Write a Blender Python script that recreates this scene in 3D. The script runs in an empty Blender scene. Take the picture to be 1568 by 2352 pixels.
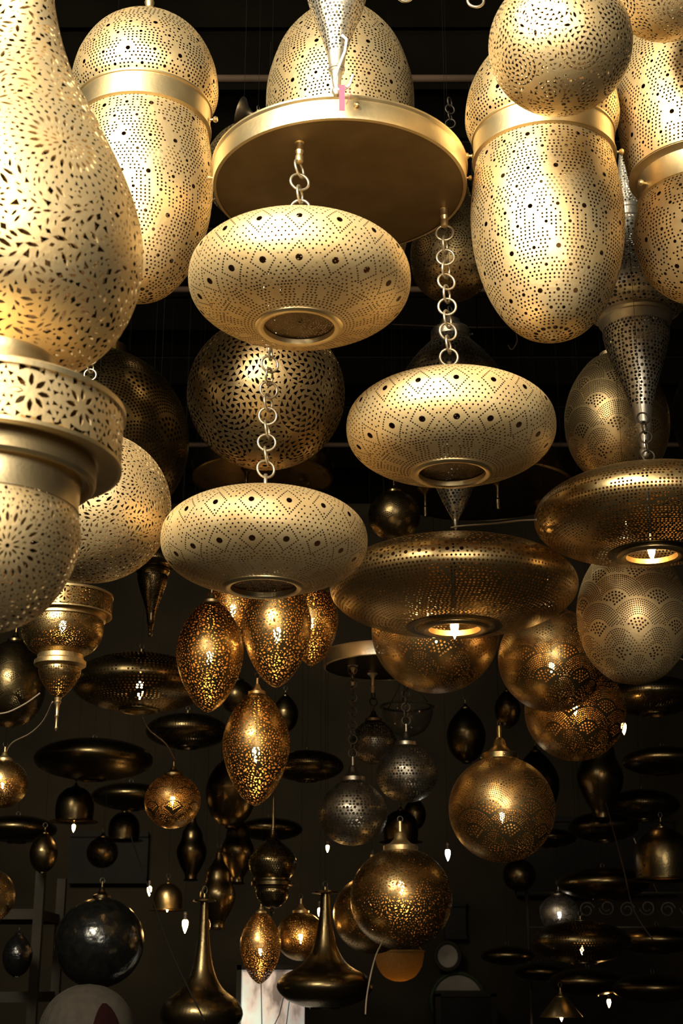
import bpy, math, random
import numpy as np
from mathutils import Vector, Matrix
from mathutils.geometry import delaunay_2d_cdt
PI = math.pi
random.seed(7)
S = bpy.context.scene
COL = S.collection

# ---------------------------------------------------------------- camera, world, light, exposure
W, H, FPX, PITCH, EYE = 1568, 2352, 3267.0, math.radians(18.5), 1.6
cam = bpy.data.cameras.new('camera'); co = bpy.data.objects.new('camera', cam); COL.objects.link(co)
cam.sensor_fit = 'VERTICAL'; cam.sensor_height = 36; cam.lens = FPX/2352*36
co.location = (0, 0, EYE); co.rotation_euler = (PI/2+PITCH, 0, 0)
cam.clip_start = .05; cam.clip_end = 60
cam.dof.use_dof = True; cam.dof.focus_distance = 3.2; cam.dof.aperture_fstop = 7.5
S.camera = co
S.view_settings.view_transform = 'Standard'; S.view_settings.look = 'None'
S.view_settings.exposure = 0; S.view_settings.gamma = 1; S.view_settings.use_curve_mapping = False
wd = bpy.data.worlds.new('souk_air'); S.world = wd; wd.use_nodes = True
wd.node_tree.nodes['Background'].inputs[0].default_value = (1, .86, .66, 1)
wd.node_tree.nodes['Background'].inputs[1].default_value = .03
def area(name, loc, target, sx, sy, power, color):
    l = bpy.data.lights.new(name, 'AREA'); l.shape = 'RECTANGLE'; l.size = sx; l.size_y = sy; l.energy = power; l.color = color
    o = bpy.data.objects.new(name, l); COL.objects.link(o); o.location = loc
    o.rotation_euler = (Vector(target)-Vector(loc)).to_track_quat('-Z', 'Y').to_euler(); return o
# daylight falling through the open strip between the lane awning and the shop roof
area('daylight_opening', (-1.5, -.3, EYE+2.5), (-.1, 2.7, EYE+1.3), 1.2, 1.0, 440, (1, .90, .66))
# the open shop front behind the camera
area('shop_front', (.45, -1.3, EYE+1.15), (.1, 3.2, EYE+.9), .8, 1.0, 80, (1, .89, .68))
S.cycles.max_bounces = 6; S.cycles.diffuse_bounces = 2; S.cycles.glossy_bounces = 4; S.cycles.transmission_bounces = 4
S.cycles.transparent_max_bounces = 4; S.cycles.sample_clamp_indirect = 4; S.cycles.caustics_reflective = True
S.cycles.caustics_refractive = False; S.cycles.use_denoising = True
CP, SP = math.cos(PITCH), math.sin(PITCH)
def at(px, py, Y):
    """the point Y metres into the shop that the photograph shows at px, py; and metres per pixel there"""
    u, v = (px-W/2)/FPX, (H/2-py)/FPX
    d = Vector((u, CP-v*SP, SP+v*CP)); t = Y/d.y
    return Vector((d.x*t, Y, EYE+d.z*t)), t/FPX

# ---------------------------------------------------------------- materials
def nodes(m): return m.node_tree.nodes, m.node_tree.links
def mat(name, c1, c2=None, rough=.4, metal=0., r2=None, bump=0., bscale=60., nscale=6., emit=None, es=0., trans=0., inner=None):
    m = bpy.data.materials.new(name); m.use_nodes = True; n, l = nodes(m); b = n['Principled BSDF']
    b.inputs['Metallic'].default_value = metal; b.inputs['Roughness'].default_value = rough
    b.inputs['Transmission Weight'].default_value = trans
    if metal < .2 and rough >= .5: b.inputs['Specular IOR Level'].default_value = .08     # specular cut low, no sheen
    tc = n.new('ShaderNodeTexCoord'); nz = n.new('ShaderNodeTexNoise'); nz.inputs['Scale'].default_value = nscale
    nz.inputs['Detail'].default_value = 5; l.new(tc.outputs['Object'], nz.inputs['Vector'])
    cr = n.new('ShaderNodeValToRGB'); cr.color_ramp.elements[0].position = .35; cr.color_ramp.elements[1].position = .65
    cr.color_ramp.elements[0].color = (*(c2 or c1), 1); cr.color_ramp.elements[1].color = (*c1, 1)
    l.new(nz.outputs[0], cr.inputs[0])
    if inner:       # unpolished inner side; its colour also paints hole shade, lighter for lit lamps
        g = n.new('ShaderNodeNewGeometry'); mi = n.new('ShaderNodeMix'); mi.data_type = 'RGBA'
        l.new(g.outputs['Backfacing'], mi.inputs[0]); l.new(cr.outputs[0], mi.inputs[6]); mi.inputs[7].default_value = (*inner, 1); l.new(mi.outputs[2], b.inputs['Base Color'])
    else: l.new(cr.outputs[0], b.inputs['Base Color'])
    if r2 is not None:
        mr = n.new('ShaderNodeMapRange'); mr.inputs[1].default_value = .35; mr.inputs[2].default_value = .65
        mr.inputs[3].default_value = r2; mr.inputs[4].default_value = rough
        l.new(nz.outputs[0], mr.inputs[0]); l.new(mr.outputs[0], b.inputs['Roughness'])
    if bump:
        nb = n.new('ShaderNodeTexNoise'); nb.inputs['Scale'].default_value = bscale; nb.inputs['Detail'].default_value = 2
        l.new(tc.outputs['Object'], nb.inputs['Vector'])
        bp = n.new('ShaderNodeBump'); bp.inputs['Strength'].default_value = bump; bp.inputs['Distance'].default_value = .02
        l.new(nb.outputs[0], bp.inputs['Height']); l.new(bp.outputs[0], b.inputs['Normal'])
    if emit:
        b.inputs['Emission Color'].default_value = (*emit, 1); b.inputs['Emission Strength'].default_value = es
    return m
M = dict(
    brass=mat('champagne_brass', (.88, .69, .41), (.79, .58, .30), .48, .9, .55, .04, 22, 3, inner=(.20, .10, .04)),
    brass_plain=mat('brushed_brass', (.87, .71, .43), (.78, .60, .33), .40, 1, .46, .02, 30, 4),
    matte=mat('matte_brass', (.88, .68, .38), (.80, .58, .29), .56, .7, .60, .03, 30, 3, inner=(.20, .10, .04)),
    antique=mat('antique_brass', (.38, .275, .13), (.26, .185, .08), .30, 1, .36, .035, 14, 3, inner=(.50, .33, .14)),
    warm=mat('warm_antique_brass', (.56, .42, .21), (.42, .30, .14), .31, 1, .38, .03, 14, 3, inner=(.42, .27, .11)),
    bronze=mat('mid_bronze', (.66, .49, .26), (.50, .36, .18), .40, 1, .46, .04, 16, 3, inner=(.16, .09, .035)),
    dark=mat('shaded_dark_bronze', (.13, .095, .048), (.08, .058, .028), .26, 1, .34, .03, 14, 3),  # dark finish, lowered further to paint in the shade deeper in the shop
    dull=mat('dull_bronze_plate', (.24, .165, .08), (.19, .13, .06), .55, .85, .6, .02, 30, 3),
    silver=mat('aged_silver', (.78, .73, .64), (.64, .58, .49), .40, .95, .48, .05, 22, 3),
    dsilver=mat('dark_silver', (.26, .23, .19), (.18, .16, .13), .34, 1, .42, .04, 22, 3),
    chain=mat('chain_steel', (.62, .55, .43), (.50, .43, .32), .38, .9),
    iron=mat('dark_iron', (.09, .075, .06), (.06, .05, .04), .5, .7),
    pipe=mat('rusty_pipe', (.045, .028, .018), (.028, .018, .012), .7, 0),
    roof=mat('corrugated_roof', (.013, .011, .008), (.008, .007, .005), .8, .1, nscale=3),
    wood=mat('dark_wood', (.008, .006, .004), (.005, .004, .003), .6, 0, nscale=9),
    wall=mat('shaded_plaster', (.020, .0145, .0085), (.011, .0085, .005), .85, 0, nscale=2, bump=.2, bscale=14),  # darker than real plaster: the gloom of the far wall is in its colour
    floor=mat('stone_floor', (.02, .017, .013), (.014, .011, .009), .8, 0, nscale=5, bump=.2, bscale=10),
    cable=mat('pale_cable', (.22, .17, .12), None, .5), wire=mat('black_cable', (.006, .005, .004), None, .8),
    pink=mat('pink_ribbon', (.46, .10, .17), (.38, .08, .13), .8), white=mat('white_hook', (.8, .8, .78), None, .35, .2),
    cloth=mat('shaded_white_cloth', (.032, .027, .022), (.026, .022, .018), .9), red=mat('dark_red_cloth', (.006, .0006, .0006), None, .9),  # both cloths coloured far too dark, standing in for dim light there
    bulb=mat('bulb_glow', (1, .8, .5), None, .3, emit=(1, .56, .17), es=110),
    bulbw=mat('cool_bulb_glow', (1, 1, 1), None, .3, emit=(1, .93, .8), es=40),
    glow=mat('lit_parchment', (.42, .30, .14), (.34, .24, .10), .6, .2, nscale=12),
    glassd=mat('smoked_glass', (.004, .004, .0035), (.002, .002, .002), .22, 0, bump=.12, bscale=6),
    glass=mat('clear_glass', (.9, .9, .85), None, .05, trans=1),
    frame=mat('shaded_grey_shelf_metal', (.018, .015, .011), (.012, .01, .008), .7, 0),  # grey metal with the shade at the back put into its colour
    ring=mat('mirror_frame', (.015, .022, .010), None, .5),
)
n, l = nodes(M['glow']); tr = n.new('ShaderNodeBsdfTranslucent'); mx = n.new('ShaderNodeMixShader'); mx.inputs[0].default_value = .6
l.new(n['Color Ramp'].outputs[0], tr.inputs[0]); l.new(n['Principled BSDF'].outputs[0], mx.inputs[1]); l.new(tr.outputs[0], mx.inputs[2]); l.new(mx.outputs[0], n['Material Output'].inputs[0])

# ---------------------------------------------------------------- mesh helpers
def mesh_np(name, V, F3, N=None, F4=None):
    """mesh from arrays; N gives the normals of a smooth surface"""
    me = bpy.data.meshes.new(name); V = np.asarray(V, 'f4').reshape(-1, 3)
    loops = []; starts = []; k = 0; n3 = 0 if F3 is None else len(F3); n4 = 0 if F4 is None else len(F4)
    me.vertices.add(len(V)); me.vertices.foreach_set('co', V.ravel())
    L = np.concatenate([np.asarray(a, 'i4').ravel() for a in (F3, F4) if a is not None and len(a)])
    st = np.concatenate([np.arange(n3)*3, n3*3+np.arange(n4)*4]).astype('i4')
    me.loops.add(len(L)); me.loops.foreach_set('vertex_index', L)
    me.polygons.add(n3+n4); me.polygons.foreach_set('loop_start', st)
    me.polygons.foreach_set('use_smooth', np.ones(n3+n4, bool)); me.update(calc_edges=True)
    me.validate()
    if N is not None and len(me.vertices) == len(V): me.normals_split_custom_set_from_vertices(np.asarray(N, 'f4').tolist())
    me.materials.append(None)
    return me
def curve(pts, n=160):
    """smooth profile through (r, z) control points, evenly sampled; returns r, z, s and outward normals"""
    P = np.array(pts, float); P = np.vstack([2*P[0]-P[1], P, 2*P[-1]-P[-2]]); out = []
    for i in range(1, len(P)-2):
        p0, p1, p2, p3 = P[i-1:i+3]
        for t in np.linspace(0, 1, 24, endpoint=False):
            out.append(.5*((2*p1)+(p2-p0)*t+(2*p0-5*p1+4*p2-p3)*t*t+(3*p1-p0-3*p2+p3)*t**3))
    out.append(P[-2]); Q = np.array(out); Q[:, 0] = np.maximum(Q[:, 0], 0.004)
    d = np.r_[0, np.cumsum(np.hypot(*np.diff(Q, axis=0).T))]; s = np.linspace(0, d[-1], n)
    r = np.interp(s, d, Q[:, 0]); z = np.interp(s, d, Q[:, 1]); dr = np.gradient(r, s); dz = np.gradient(z, s)
    q = np.hypot(dr, dz)+1e-9; return r, z, s, -dz/q, dr/q      # profiles run top to bottom
def lathe(name, pts, seg=40, smooth=False, thick=0):
    """turned part; corners stay sharp unless smooth"""
    if smooth: r, z, *_ = curve(pts, max(14, len(pts)*4)); pts = list(zip(r, z))
    if thick: pts = list(pts)+[(max(.002, a-thick), b) for a, b in reversed(pts)]
    th = np.linspace(0, 2*PI, seg, endpoint=False); P = np.array(pts, float); n = len(P)
    V = np.stack([np.outer(P[:, 0], np.cos(th)), np.outer(P[:, 0], np.sin(th)), np.outer(P[:, 1], np.ones(seg))], -1).reshape(-1, 3)
    i, j = np.meshgrid(np.arange(n-1), np.arange(seg), indexing='ij'); j2 = (j+1) % seg
    F = np.stack([i*seg+j, (i+1)*seg+j, (i+1)*seg+j2, i*seg+j2], -1).reshape(-1, 4)
    me = mesh_np(name, V, None, None, F); me.set_sharp_from_angle(angle=math.radians(38)); return me
def merge(name, ms):
    """several mesh pieces of one part in one mesh"""
    V = []; F = []; b = 0
    for me, mx in ms:
        v = np.empty(len(me.vertices)*3, 'f4'); me.vertices.foreach_get('co', v); v = v.reshape(-1, 3); A = np.array(mx)
        V += (v@A[:3, :3].T+A[:3, 3]).tolist(); F += [[b+i for i in p.vertices] for p in me.polygons]; b += len(v)
    me = bpy.data.meshes.new(name); me.from_pydata(V, [], F); me.polygons.foreach_set('use_smooth', [True]*len(F))
    me.set_sharp_from_angle(angle=math.radians(38)); me.materials.append(None); return me
def box(name, c, d, bev=0):
    x, y, z = (k/2 for k in d); cx, cy, cz = c
    V = [(cx+a*x, cy+b*y, cz+e*z) for a in (-1, 1) for b in (-1, 1) for e in (-1, 1)]
    F = [(0, 1, 3, 2), (4, 6, 7, 5), (0, 4, 5, 1), (2, 3, 7, 6), (0, 2, 6, 4), (1, 5, 7, 3)]
    me = bpy.data.meshes.new(name); me.from_pydata(V, [], F); me.materials.append(None); return me
def tube(name, pts, rad, seg=8, closed=False):
    P = [Vector(p) for p in pts]; n = len(P); V = []; F = []; prev = None
    for i, p in enumerate(P):
        t = ((P[(i+1) % n]-P[i-1]) if closed else (P[min(i+1, n-1)]-P[max(i-1, 0)])).normalized()
        a = prev if prev is not None else (Vector((0, 0, 1)) if abs(t.z) < .9 else Vector((1, 0, 0)))
        a = (a-t*a.dot(t)).normalized(); prev = a; b = t.cross(a); rr = rad[i] if isinstance(rad, (list, tuple)) else rad
        for k in range(seg):
            q = 2*PI*k/seg; V.append(p+a*math.cos(q)*rr+b*math.sin(q)*rr)
    for i in range(n if closed else n-1):
        for k in range(seg):
            j = (i+1) % n; F.append((i*seg+k, i*seg+(k+1) % seg, j*seg+(k+1) % seg, j*seg+k))
    if not closed: F += [tuple(range(seg))[::-1], tuple((n-1)*seg+k for k in range(seg))]
    me = bpy.data.meshes.new(name); me.from_pydata([tuple(v) for v in V], [], F)
    me.polygons.foreach_set('use_smooth', [True]*len(F)); me.materials.append(None); return me
def arc(c, r, a0, a1, n=14, ax='xz'):
    o = []
    for i in range(n+1):
        a = a0+(a1-a0)*i/n; u, v = r*math.cos(a), r*math.sin(a)
        o.append((c[0]+u, c[1], c[2]+v) if ax == 'xz' else (c[0]+u, c[1]+v, c[2]))
    return o

# ---------------------------------------------------------------- pierced sheet metal
def ngon(n, rad, rot=0.): return [(rad*math.cos(rot+2*PI*k/n), rad*math.sin(rot+2*PI*k/n)) for k in range(n)]
def rotp(P, a): c, s = math.cos(a), math.sin(a); return [(x*c-y*s, x*s+y*c) for x, y in P]
def leaf(l, w, a): return rotp([(-l, 0), (-.35*l, w), (.45*l, .8*w), (l, 0), (.45*l, -.8*w), (-.35*l, -w)], a)
def tri(rad, a, st=1.5): return rotp([(st*rad, 0), (-.7*rad, .8*rad), (-.7*rad, -.8*rad)], a)
def dia(l, w, a): return rotp([(l, 0), (0, w), (-l, 0), (0, -w)], a)
DEBUG = False
class Holes:
    """holes punched in a turned shell: each lies at angle th and arc length s and keeps its true shape"""
    def __init__(s_, r, s, gap):
        s_.r, s_.s, s_.L, s_.gap = r, s, s[-1], gap; s_.h = []; s_.g = {}; s_.G = .12
    def R(s_, s): return float(np.interp(s, s_.s, s_.r))
    def _near(s_, x, s, R, rad):
        G = s_.G; k = int(s//G); w = (rad+.08)/max(R, .05)
        for a in (k-1, k, k+1):
            for c in s_.g.get(a, {}).get(int(x//.25), ()) : yield c
            for c in s_.g.get(a, {}).get(int(x//.25)-1, ()) : yield c
            for c in s_.g.get(a, {}).get(int(x//.25)+1, ()) : yield c
    def ok(s_, x, s, rad, R):
        for (cx, cs, cr) in s_._near(x, s, R, rad):
            dx = (cx-x)*R; ds = cs-s; q = rad+cr+s_.gap
            if dx*dx+ds*ds < q*q: return False
        return True
    def add(s_, th, s, poly, rad, cap=None, mar=.012):
        """cap: half length and direction of an elongated hole"""
        if s < rad+mar or s > s_.L-rad-mar: return False
        R = s_.R(s)
        if R < 2.2*rad+.03: return False
        th = (th+PI) % (2*PI)-PI
        cs = [(th, s)]
        if cap:
            l, a = cap
            if s-l*abs(math.sin(a)) < mar or s+l*abs(math.sin(a)) > s_.L-mar: return False
            cs = [(th+k*l*math.cos(a)/R, s+k*l*math.sin(a)) for k in (-.6, 0, .6)]
        if abs(th)*R > PI*R-(rad+(cap[0] if cap else 0))-.02: return False
        for (x, y) in cs:
            if not s_.ok(x, y, rad, R): return False
        for (x, y) in cs: s_.g.setdefault(int(y//s_.G), {}).setdefault(int(x//.25), []).append((x, y, rad))
        s_.h.append([(th+u/R, s+v) for u, v in poly]); return True
    def dots(s_, d, rad, mask=None, s0=0, s1=9, n=6, nth=None):
        k = 0; s = max(s0, d*.5)
        while s < min(s1, s_.L):
            R = s_.R(s); m = nth or max(3, int(2*PI*R/d))
            if nth and 2*PI*R/m < d*.75: m = max(3, int(2*PI*R/d))
            for j in range(m):
                th = 2*PI*(j+.5*(k % 2))/m-PI; q = mask(th, s, R) if mask else 1
                if q: s_.add(th, s, ngon(n, rad*q, .3), rad*q)
            s += d*.866; k += 1
    def ring(s_, th, s, rho, cnt, fn, rad, cap=0, tw=0., ph=0.):
        R = s_.R(s)
        for k in range(cnt):
            a = 2*PI*(k+ph)/cnt; s2 = s+rho*math.sin(a); R2 = s_.R(s2) if 0 < s2 < s_.L else R
            s_.add(th+rho*math.cos(a)/((R+R2)/2), s2, fn(a+tw), rad, (cap, a+tw) if cap else None)
    def sz(s_, z): return float(s_.s[int(np.argmin(np.abs(s_.z-z)+(s_.r < .12)*9))])
    def block(s_, th, s, rad):
        th = (th+PI) % (2*PI)-PI; s_.g.setdefault(int(s//s_.G), {}).setdefault(int(th//.25), []).append((th, s, rad))
    def star(s_, th, s, p):
        s_.ring(th, s, .34*p, 14, lambda a: leaf(.15*p, .055*p, a), .052*p, .14*p)
        for q, n in ((.55, 20), (.66, 25), (.77, 30), (.88, 34)): s_.ring(th, s, q*p, n, lambda a: ngon(4, .052*p, a+(q > .6)), .048*p, ph=(q*50) % 1)
        s_.ring(th, s, 1.0*p, 30, lambda a: tri(.045*p, a+PI), .05*p)
        for k in range(40): a = k*2*PI/40; s_.block(th+1.14*p*math.cos(a)/s_.R(s), s+1.14*p*math.sin(a), .03*p)
    def sun(s_, th, s, p):
        if p < .32:      # small rosette: fewer, bolder cuts
            s_.ring(th, s, .36*p, 12, lambda a: leaf(.13*p, .045*p, a), .042*p, .12*p); s_.block(th, s, .2*p)
            s_.ring(th, s, .70*p, 16, lambda a: leaf(.14*p, .075*p, a), .072*p, .13*p)
            s_.ring(th, s, 1.03*p, 22, lambda a: leaf(.12*p, .07*p, a), .068*p, .11*p)
            for k in range(30): s_.block(th+.53*p*math.cos(k*PI/15)/s_.R(s), s+.53*p*math.sin(k*PI/15), .004)
            return
        s_.add(th, s, ngon(6, .05*p), .05*p)
        s_.ring(th, s, .20*p, 12, lambda a: leaf(.085*p, .024*p, a), .022*p, .085*p)
        s_.ring(th, s, .37*p, 20, lambda a: leaf(.055*p, .028*p, a), .027*p, .055*p)
        s_.ring(th, s, .60*p, 22, lambda a: leaf(.12*p, .044*p, a), .042*p, .12*p)
        s_.ring(th, s, .82*p, 26, lambda a: dia(.06*p, .04*p, a), .042*p)
        s_.ring(th, s, .98*p, 32, lambda a: tri(.045*p, a+PI), .046*p)
        s_.ring(th, s, 1.13*p, 42, lambda a: dia(.04*p, .026*p, a), .028*p)
    def curls(s_, size, dens, tries, s0=0, s1=9, kind=0, fld=0., wf=.36):
        rnd = random.Random(3+kind); s1 = min(s1, s_.L)
        for i in range(tries):
            th = rnd.uniform(-PI, PI); s = rnd.uniform(s0, s1); R = s_.R(s)
            if rnd.random() > R*1.05: continue
            a = 2.6*math.sin(3*th+2.1*s)+2.2*math.cos(4.3*s-2*th)+rnd.uniform(-.5, .5)+fld
            q = size*rnd.uniform(.6, 1.15); t = rnd.random()
            if t < .55: s_.add(th, s, leaf(q, q*wf, a), q*wf*.95, (q, a))
            elif t < .8: s_.add(th, s, tri(q*.55, a), q*.6)
            else: s_.add(th, s, dia(q*.6, q*.42, a), q*.45)
def shell(name, pts, pattern, gap=.012, rim=.012, step=.11, nth=60):
    r, z, s, nr, nz = curve(pts); Hs = Holes(r, s, gap); Hs.z = z; pattern(Hs)
    V2 = []; E = []; hid = []; hb = []
    for k, poly in enumerate(Hs.h):
        b = len(V2); n = len(poly); hb.append((b, n))
        V2 += poly; E += [(b+i, b+(i+1) % n) for i in range(n)]; hid += [k]*n
    nh = len(V2); rows = max(3, int(s[-1]/step))
    for i in range(rows+1):
        sv = s[-1]*i/rows; R = Hs.R(sv)
        for j in range(nth+1):
            th = -PI+2*PI*j/nth
            if j in (0, nth) or i in (0, rows) or Hs.ok(th, sv, .01, R): V2.append((th, sv)); hid.append(-1)
    vo, _, fo, ov, _, _ = delaunay_2d_cdt([Vector(p) for p in V2], E, [], 0, 1e-7, True)
    h = np.array([hid[o[0]] if o else -2 for o in ov]); F = np.array([f for f in fo if len(f) == 3])
    hf = h[F]; F = F[~((hf[:, 0] >= 0) & (hf[:, 0] == hf[:, 1]) & (hf[:, 1] == hf[:, 2]))]
    P = np.array([(p.x, p.y) for p in vo])
    def lift(P, off=0.):
        R = np.interp(P[:, 1], s, r); Z = np.interp(P[:, 1], s, z); a = np.interp(P[:, 1], s, nr); b = np.interp(P[:, 1], s, nz)
        th = P[:, 0]-PI/2*-1+PI*0      # the seam (th = +-pi) faces the back of the shop
        c, d = np.cos(th+PI), np.sin(th+PI)
        N = np.stack([a*c, a*d, b], -1); X = np.stack([R*c, R*d, Z], -1); return X-N*off, N
    X, N = lift(P)
    N = -N if N[len(N)//2].dot([X[len(N)//2][0], X[len(N)//2][1], 0]) < 0 else N
    sgn = 1
    a_, b_, c_ = X[F[:, 0]], X[F[:, 1]], X[F[:, 2]]; fn = np.cross(b_-a_, c_-a_)
    flip = (fn*N[F[:, 0]]).sum(1) < 0; F[flip] = F[flip][:, ::-1]
    F4 = None
    if DEBUG: print('SHELL', name, len(Hs.h), len(F))
    if rim:
        Q = np.array(V2[:nh]); top, Nn = lift(Q); 
        if (Nn[0]*top[0]).sum() < 0 and False: pass
        Nn2 = Nn if (Nn[:, :2]*top[:, :2]).sum() > 0 else -Nn
        bot = top-Nn2*rim; b0 = len(X)
        cen = np.concatenate([np.repeat(Q[b:b+n].mean(0)[None], n, 0) for b, n in hb]); cx, _ = lift(cen)
        rn = cx-top; rn /= np.linalg.norm(rn, axis=1)[:, None]+1e-9
        X = np.vstack([X, top, bot]); N = np.vstack([N, rn, rn]); e = np.array(E)
        F4 = np.stack([b0+e[:, 0], b0+e[:, 1], b0+nh+e[:, 1], b0+nh+e[:, 0]], -1)
    return mesh_np(name, X, F, N, F4)

# patterns
def pat_gourd(h):
    sc = h.sz(.47)
    for k in range(6): h.sun(2*PI*k/6+.64, sc, .37)
    for k in range(6): h.sun(2*PI*(k+.5)/6+.64, h.sz(-.12), .15)
    h.curls(.050, 1, 12000, 0, h.L, wf=.30); h.curls(.036, 1, 26000, 0, kind=1); h.curls(.024, 1, 26000, 0, kind=2)
def pat_sun(M_, p, size=.05, z=0., th0=0., n=(10000, 20000, 16000), wf=.36):
    def f(h):
        sc = h.sz(z)
        for k in range(M_): h.sun(2*PI*k/M_+th0, sc, p)
        for i, q in enumerate((1, .68, .45)): h.curls(size*q, 1, n[i], 0, kind=i, wf=wf)
    return f
def pat_scroll(M_, P, d=.052, rd=.0155, ph=0.):
    def f(h):
        nb = int(h.L/P)+2
        for j in range(nb):
            for k in range(M_):
                a = 2*PI*(k+.5*(j % 2))/M_-PI+.03; h.add(a, (j+ph)*P, ngon(8, .032), .034)
                h.add(a+PI/M_, (j+ph)*P, ngon(8, .024), .028)
                for sg in (-1, 1): h.add(a+sg*PI/M_*.55, (j+.42+ph)*P, ngon(8, .022), .026)
        def mask(th, s, R):
            a = th*M_/(2*PI); b = (s/P-ph)/2; a2 = a+.13*math.sin(4*PI*b+1)*math.cos(PI*2*a)
            g = math.cos(2*PI*a2)*1.0+math.cos(2*PI*b)*1.0
            q = math.hypot((a-round(a))*2.2, ((b-.25) % .5-.25)*3.0)
            if abs(g) < .17: return 0
            if .62 < abs(g-.3) < .76 and math.sin(6*PI*a+9*s) > -.35: return 0
            if .26 < q < .37 and math.sin(th*M_+s*7) > -.6: return 0
            return 1
        h.dots(d, rd, mask)
    return f
def pat_diamond(h):
    M_ = 18; L = h.L; s1, s2 = h.sz(.10), h.sz(-.25)
    for (sc, big) in ((s1, .028), (s2, .032)):
        R = h.R(sc)
        for k in range(M_):
            th = 2*PI*(k+.5)/M_-PI; h.add(th, sc, ngon(9, big), big)
            for q in range(28):
                t = q/28*4; e = t % 1; c = [(1, 0), (0, 1), (-1, 0), (0, -1), (1, 0)]; i = int(t)
                x = (c[i][0]*(1-e)+c[i+1][0]*e)*.112; y = (c[i][1]*(1-e)+c[i+1][1]*e)*.135
                h.add(th+x/R, sc+y, ngon(6, .0088), .0085)
    for (sc, D) in ((s1, 1.62), (s2, 1.62), (s1, 2.15), (s2, 2.15)):      # zigzag lines of dots around the rows of diamonds
        R = h.R(sc); hw = PI*R/M_
        for k in range(M_):
            th = 2*PI*(k+.5)/M_-PI
            for i in range(-5, 6):
                a = i*.029
                if abs(a) > hw: continue
                for sg in (-1, 1):
                    v = sg*.135*(D-abs(a)/.112)
                    if abs(v) > .03: h.add(th+a/h.R(min(max(sc+v, 0), L)), sc+v, ngon(6, .0095), .0095)
    def mask(th, s, R):
        a = abs(((th+PI)*M_/(2*PI)) % 1-.5)*2*PI*R/M_      # distance (in lamp radii) off the big holes
        for sc in (s1, s2):
            if a/.112+abs(s-sc)/.135 < 2.35: return 0
        return 1
    h.dots(.046, .0096, mask, .12, s2+.10, nth=126)
    def m2(th, s, R): return 0 if (abs(math.sin(th*9)) > .86 and s2+.26 < s < L-.16) else 1
    h.dots(.037, .0102, m2, s2+.10, L-.02, nth=150)
def pat_flat(h):
    h_ = h
    k = 0; s = .3
    while s < 1.02:
        R = h.R(s); m = max(6, int(2*PI*R/.105))
        for j in range(m): h.add(2*PI*(j+.5*(k % 2))/m-PI, s, ngon(7, .0165), .0175)
        s += .062; k += 1
    h.dots(.034, .0095, None, .12, 1.04)
    def mask(th, s, R): return 0 if abs(math.sin(th*7+math.sin(s*9))) < .06 else 1
    h.dots(.033, .0105, mask, 1.04, h.L-.05)
def pat_flat_scallop(h):
    def mask(th, s, R):
        a = (th*15/(2*PI)) % 1-.5; e = .92+.10*math.sqrt(max(0, 1-4*a*a))
        return 0 if (abs(s-e) < .022 or abs(s-e-.2) < .012) else 1
    h.dots(.036, .0130, mask, .1, .93); h.dots(.033, .0110, mask, .94, h.L-.05)
def pat_scale(M_, P, d=.062, rd=.020, s0=.05):
    def f(h):
        rows = int(h.L/P)+2; cs = []
        for j in range(rows):
            for k in range(M_): cs.append((2*PI*(k+.5*(j % 2)+.5)/M_-PI, s0+(j)*P, j))
        rho = P*1.28
        by = {}
        for c in cs: by.setdefault(c[2], []).append(c)
        for (t, s, j) in cs:
            R = h.R(min(max(s, 0), h.L)); sx = min(1.35, max(.5, 2*PI*R/M_/(1.62*P)))
            rings = [x*d*.92 for x in range(30) if x*d*.92 < .44*rho]; x = rings[-1]+d*1.25
            while x < rho*.93: rings.append(x); x += d*.60
            for ring, rr in enumerate(rings):
                q = rr/rho; big = q < .45; n = 1 if ring == 0 else max(5, int(2*PI*rr*sx/(d if big else d*.60)))
                for m in range(n):
                    a = 2*PI*(m+.5*(ring % 2))/n; u, v = rr*math.cos(a)*sx, rr*math.sin(a)
                    if s+v < 0 or s+v > h.L: continue
                    R2 = h.R(s+v); th = t+u/R2; hide = False
                    for (t2, s2, j2) in by.get(j+1, ()):      # the row below lies over this one
                        du = ((th-t2+PI) % (2*PI)-PI)*R2/sx; dv = s+v-s2
                        if du*du+dv*dv < (rho*.98)**2: hide = True; break
                    if not hide:
                        e = rd if big else rd*.62; h.add(th, s+v, ngon(6, e), e)
        h.dots(d*.7, rd*.5, lambda th, s, R: 1, 0, s0+.04)
    return f
def pat_rosette(M_, rows, p, size=.05, star=True, fill=4000, med=None):
    def f(h):
        if med:
            for k in range(4): h.star(med[0]+k*PI/2, h.sz(med[1]), med[2])
            sb = float(h.s[int(np.argmin(np.abs(h.r-.52)+(h.z > 0)*9))])
            for k in range(90): h.block(k*2*PI/90, sb, .022)
        for j, sc in enumerate(rows):
            R = h.R(sc); m = max(3, int(round(2*PI*R/(2*PI)*M_)))
            for k in range(m):
                t = 2*PI*(k+.5*(j % 2)+.5)/m-PI
                if star: h.add(t, sc, ngon(6, .1*p), .1*p)
                for (q, n) in ((.28, 6), (.54, 11), (.80, 16), (1.05, 22)):
                    h.ring(t, sc, q*p, n, lambda a: tri(.105*p, a, 1.7), .095*p, 0, .9+.25*j)
        h.curls(size, 1, fill, 0, kind=4, fld=1, wf=.42); h.curls(size*.65, 1, fill*2, 0, kind=5, wf=.42)
    return f
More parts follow.
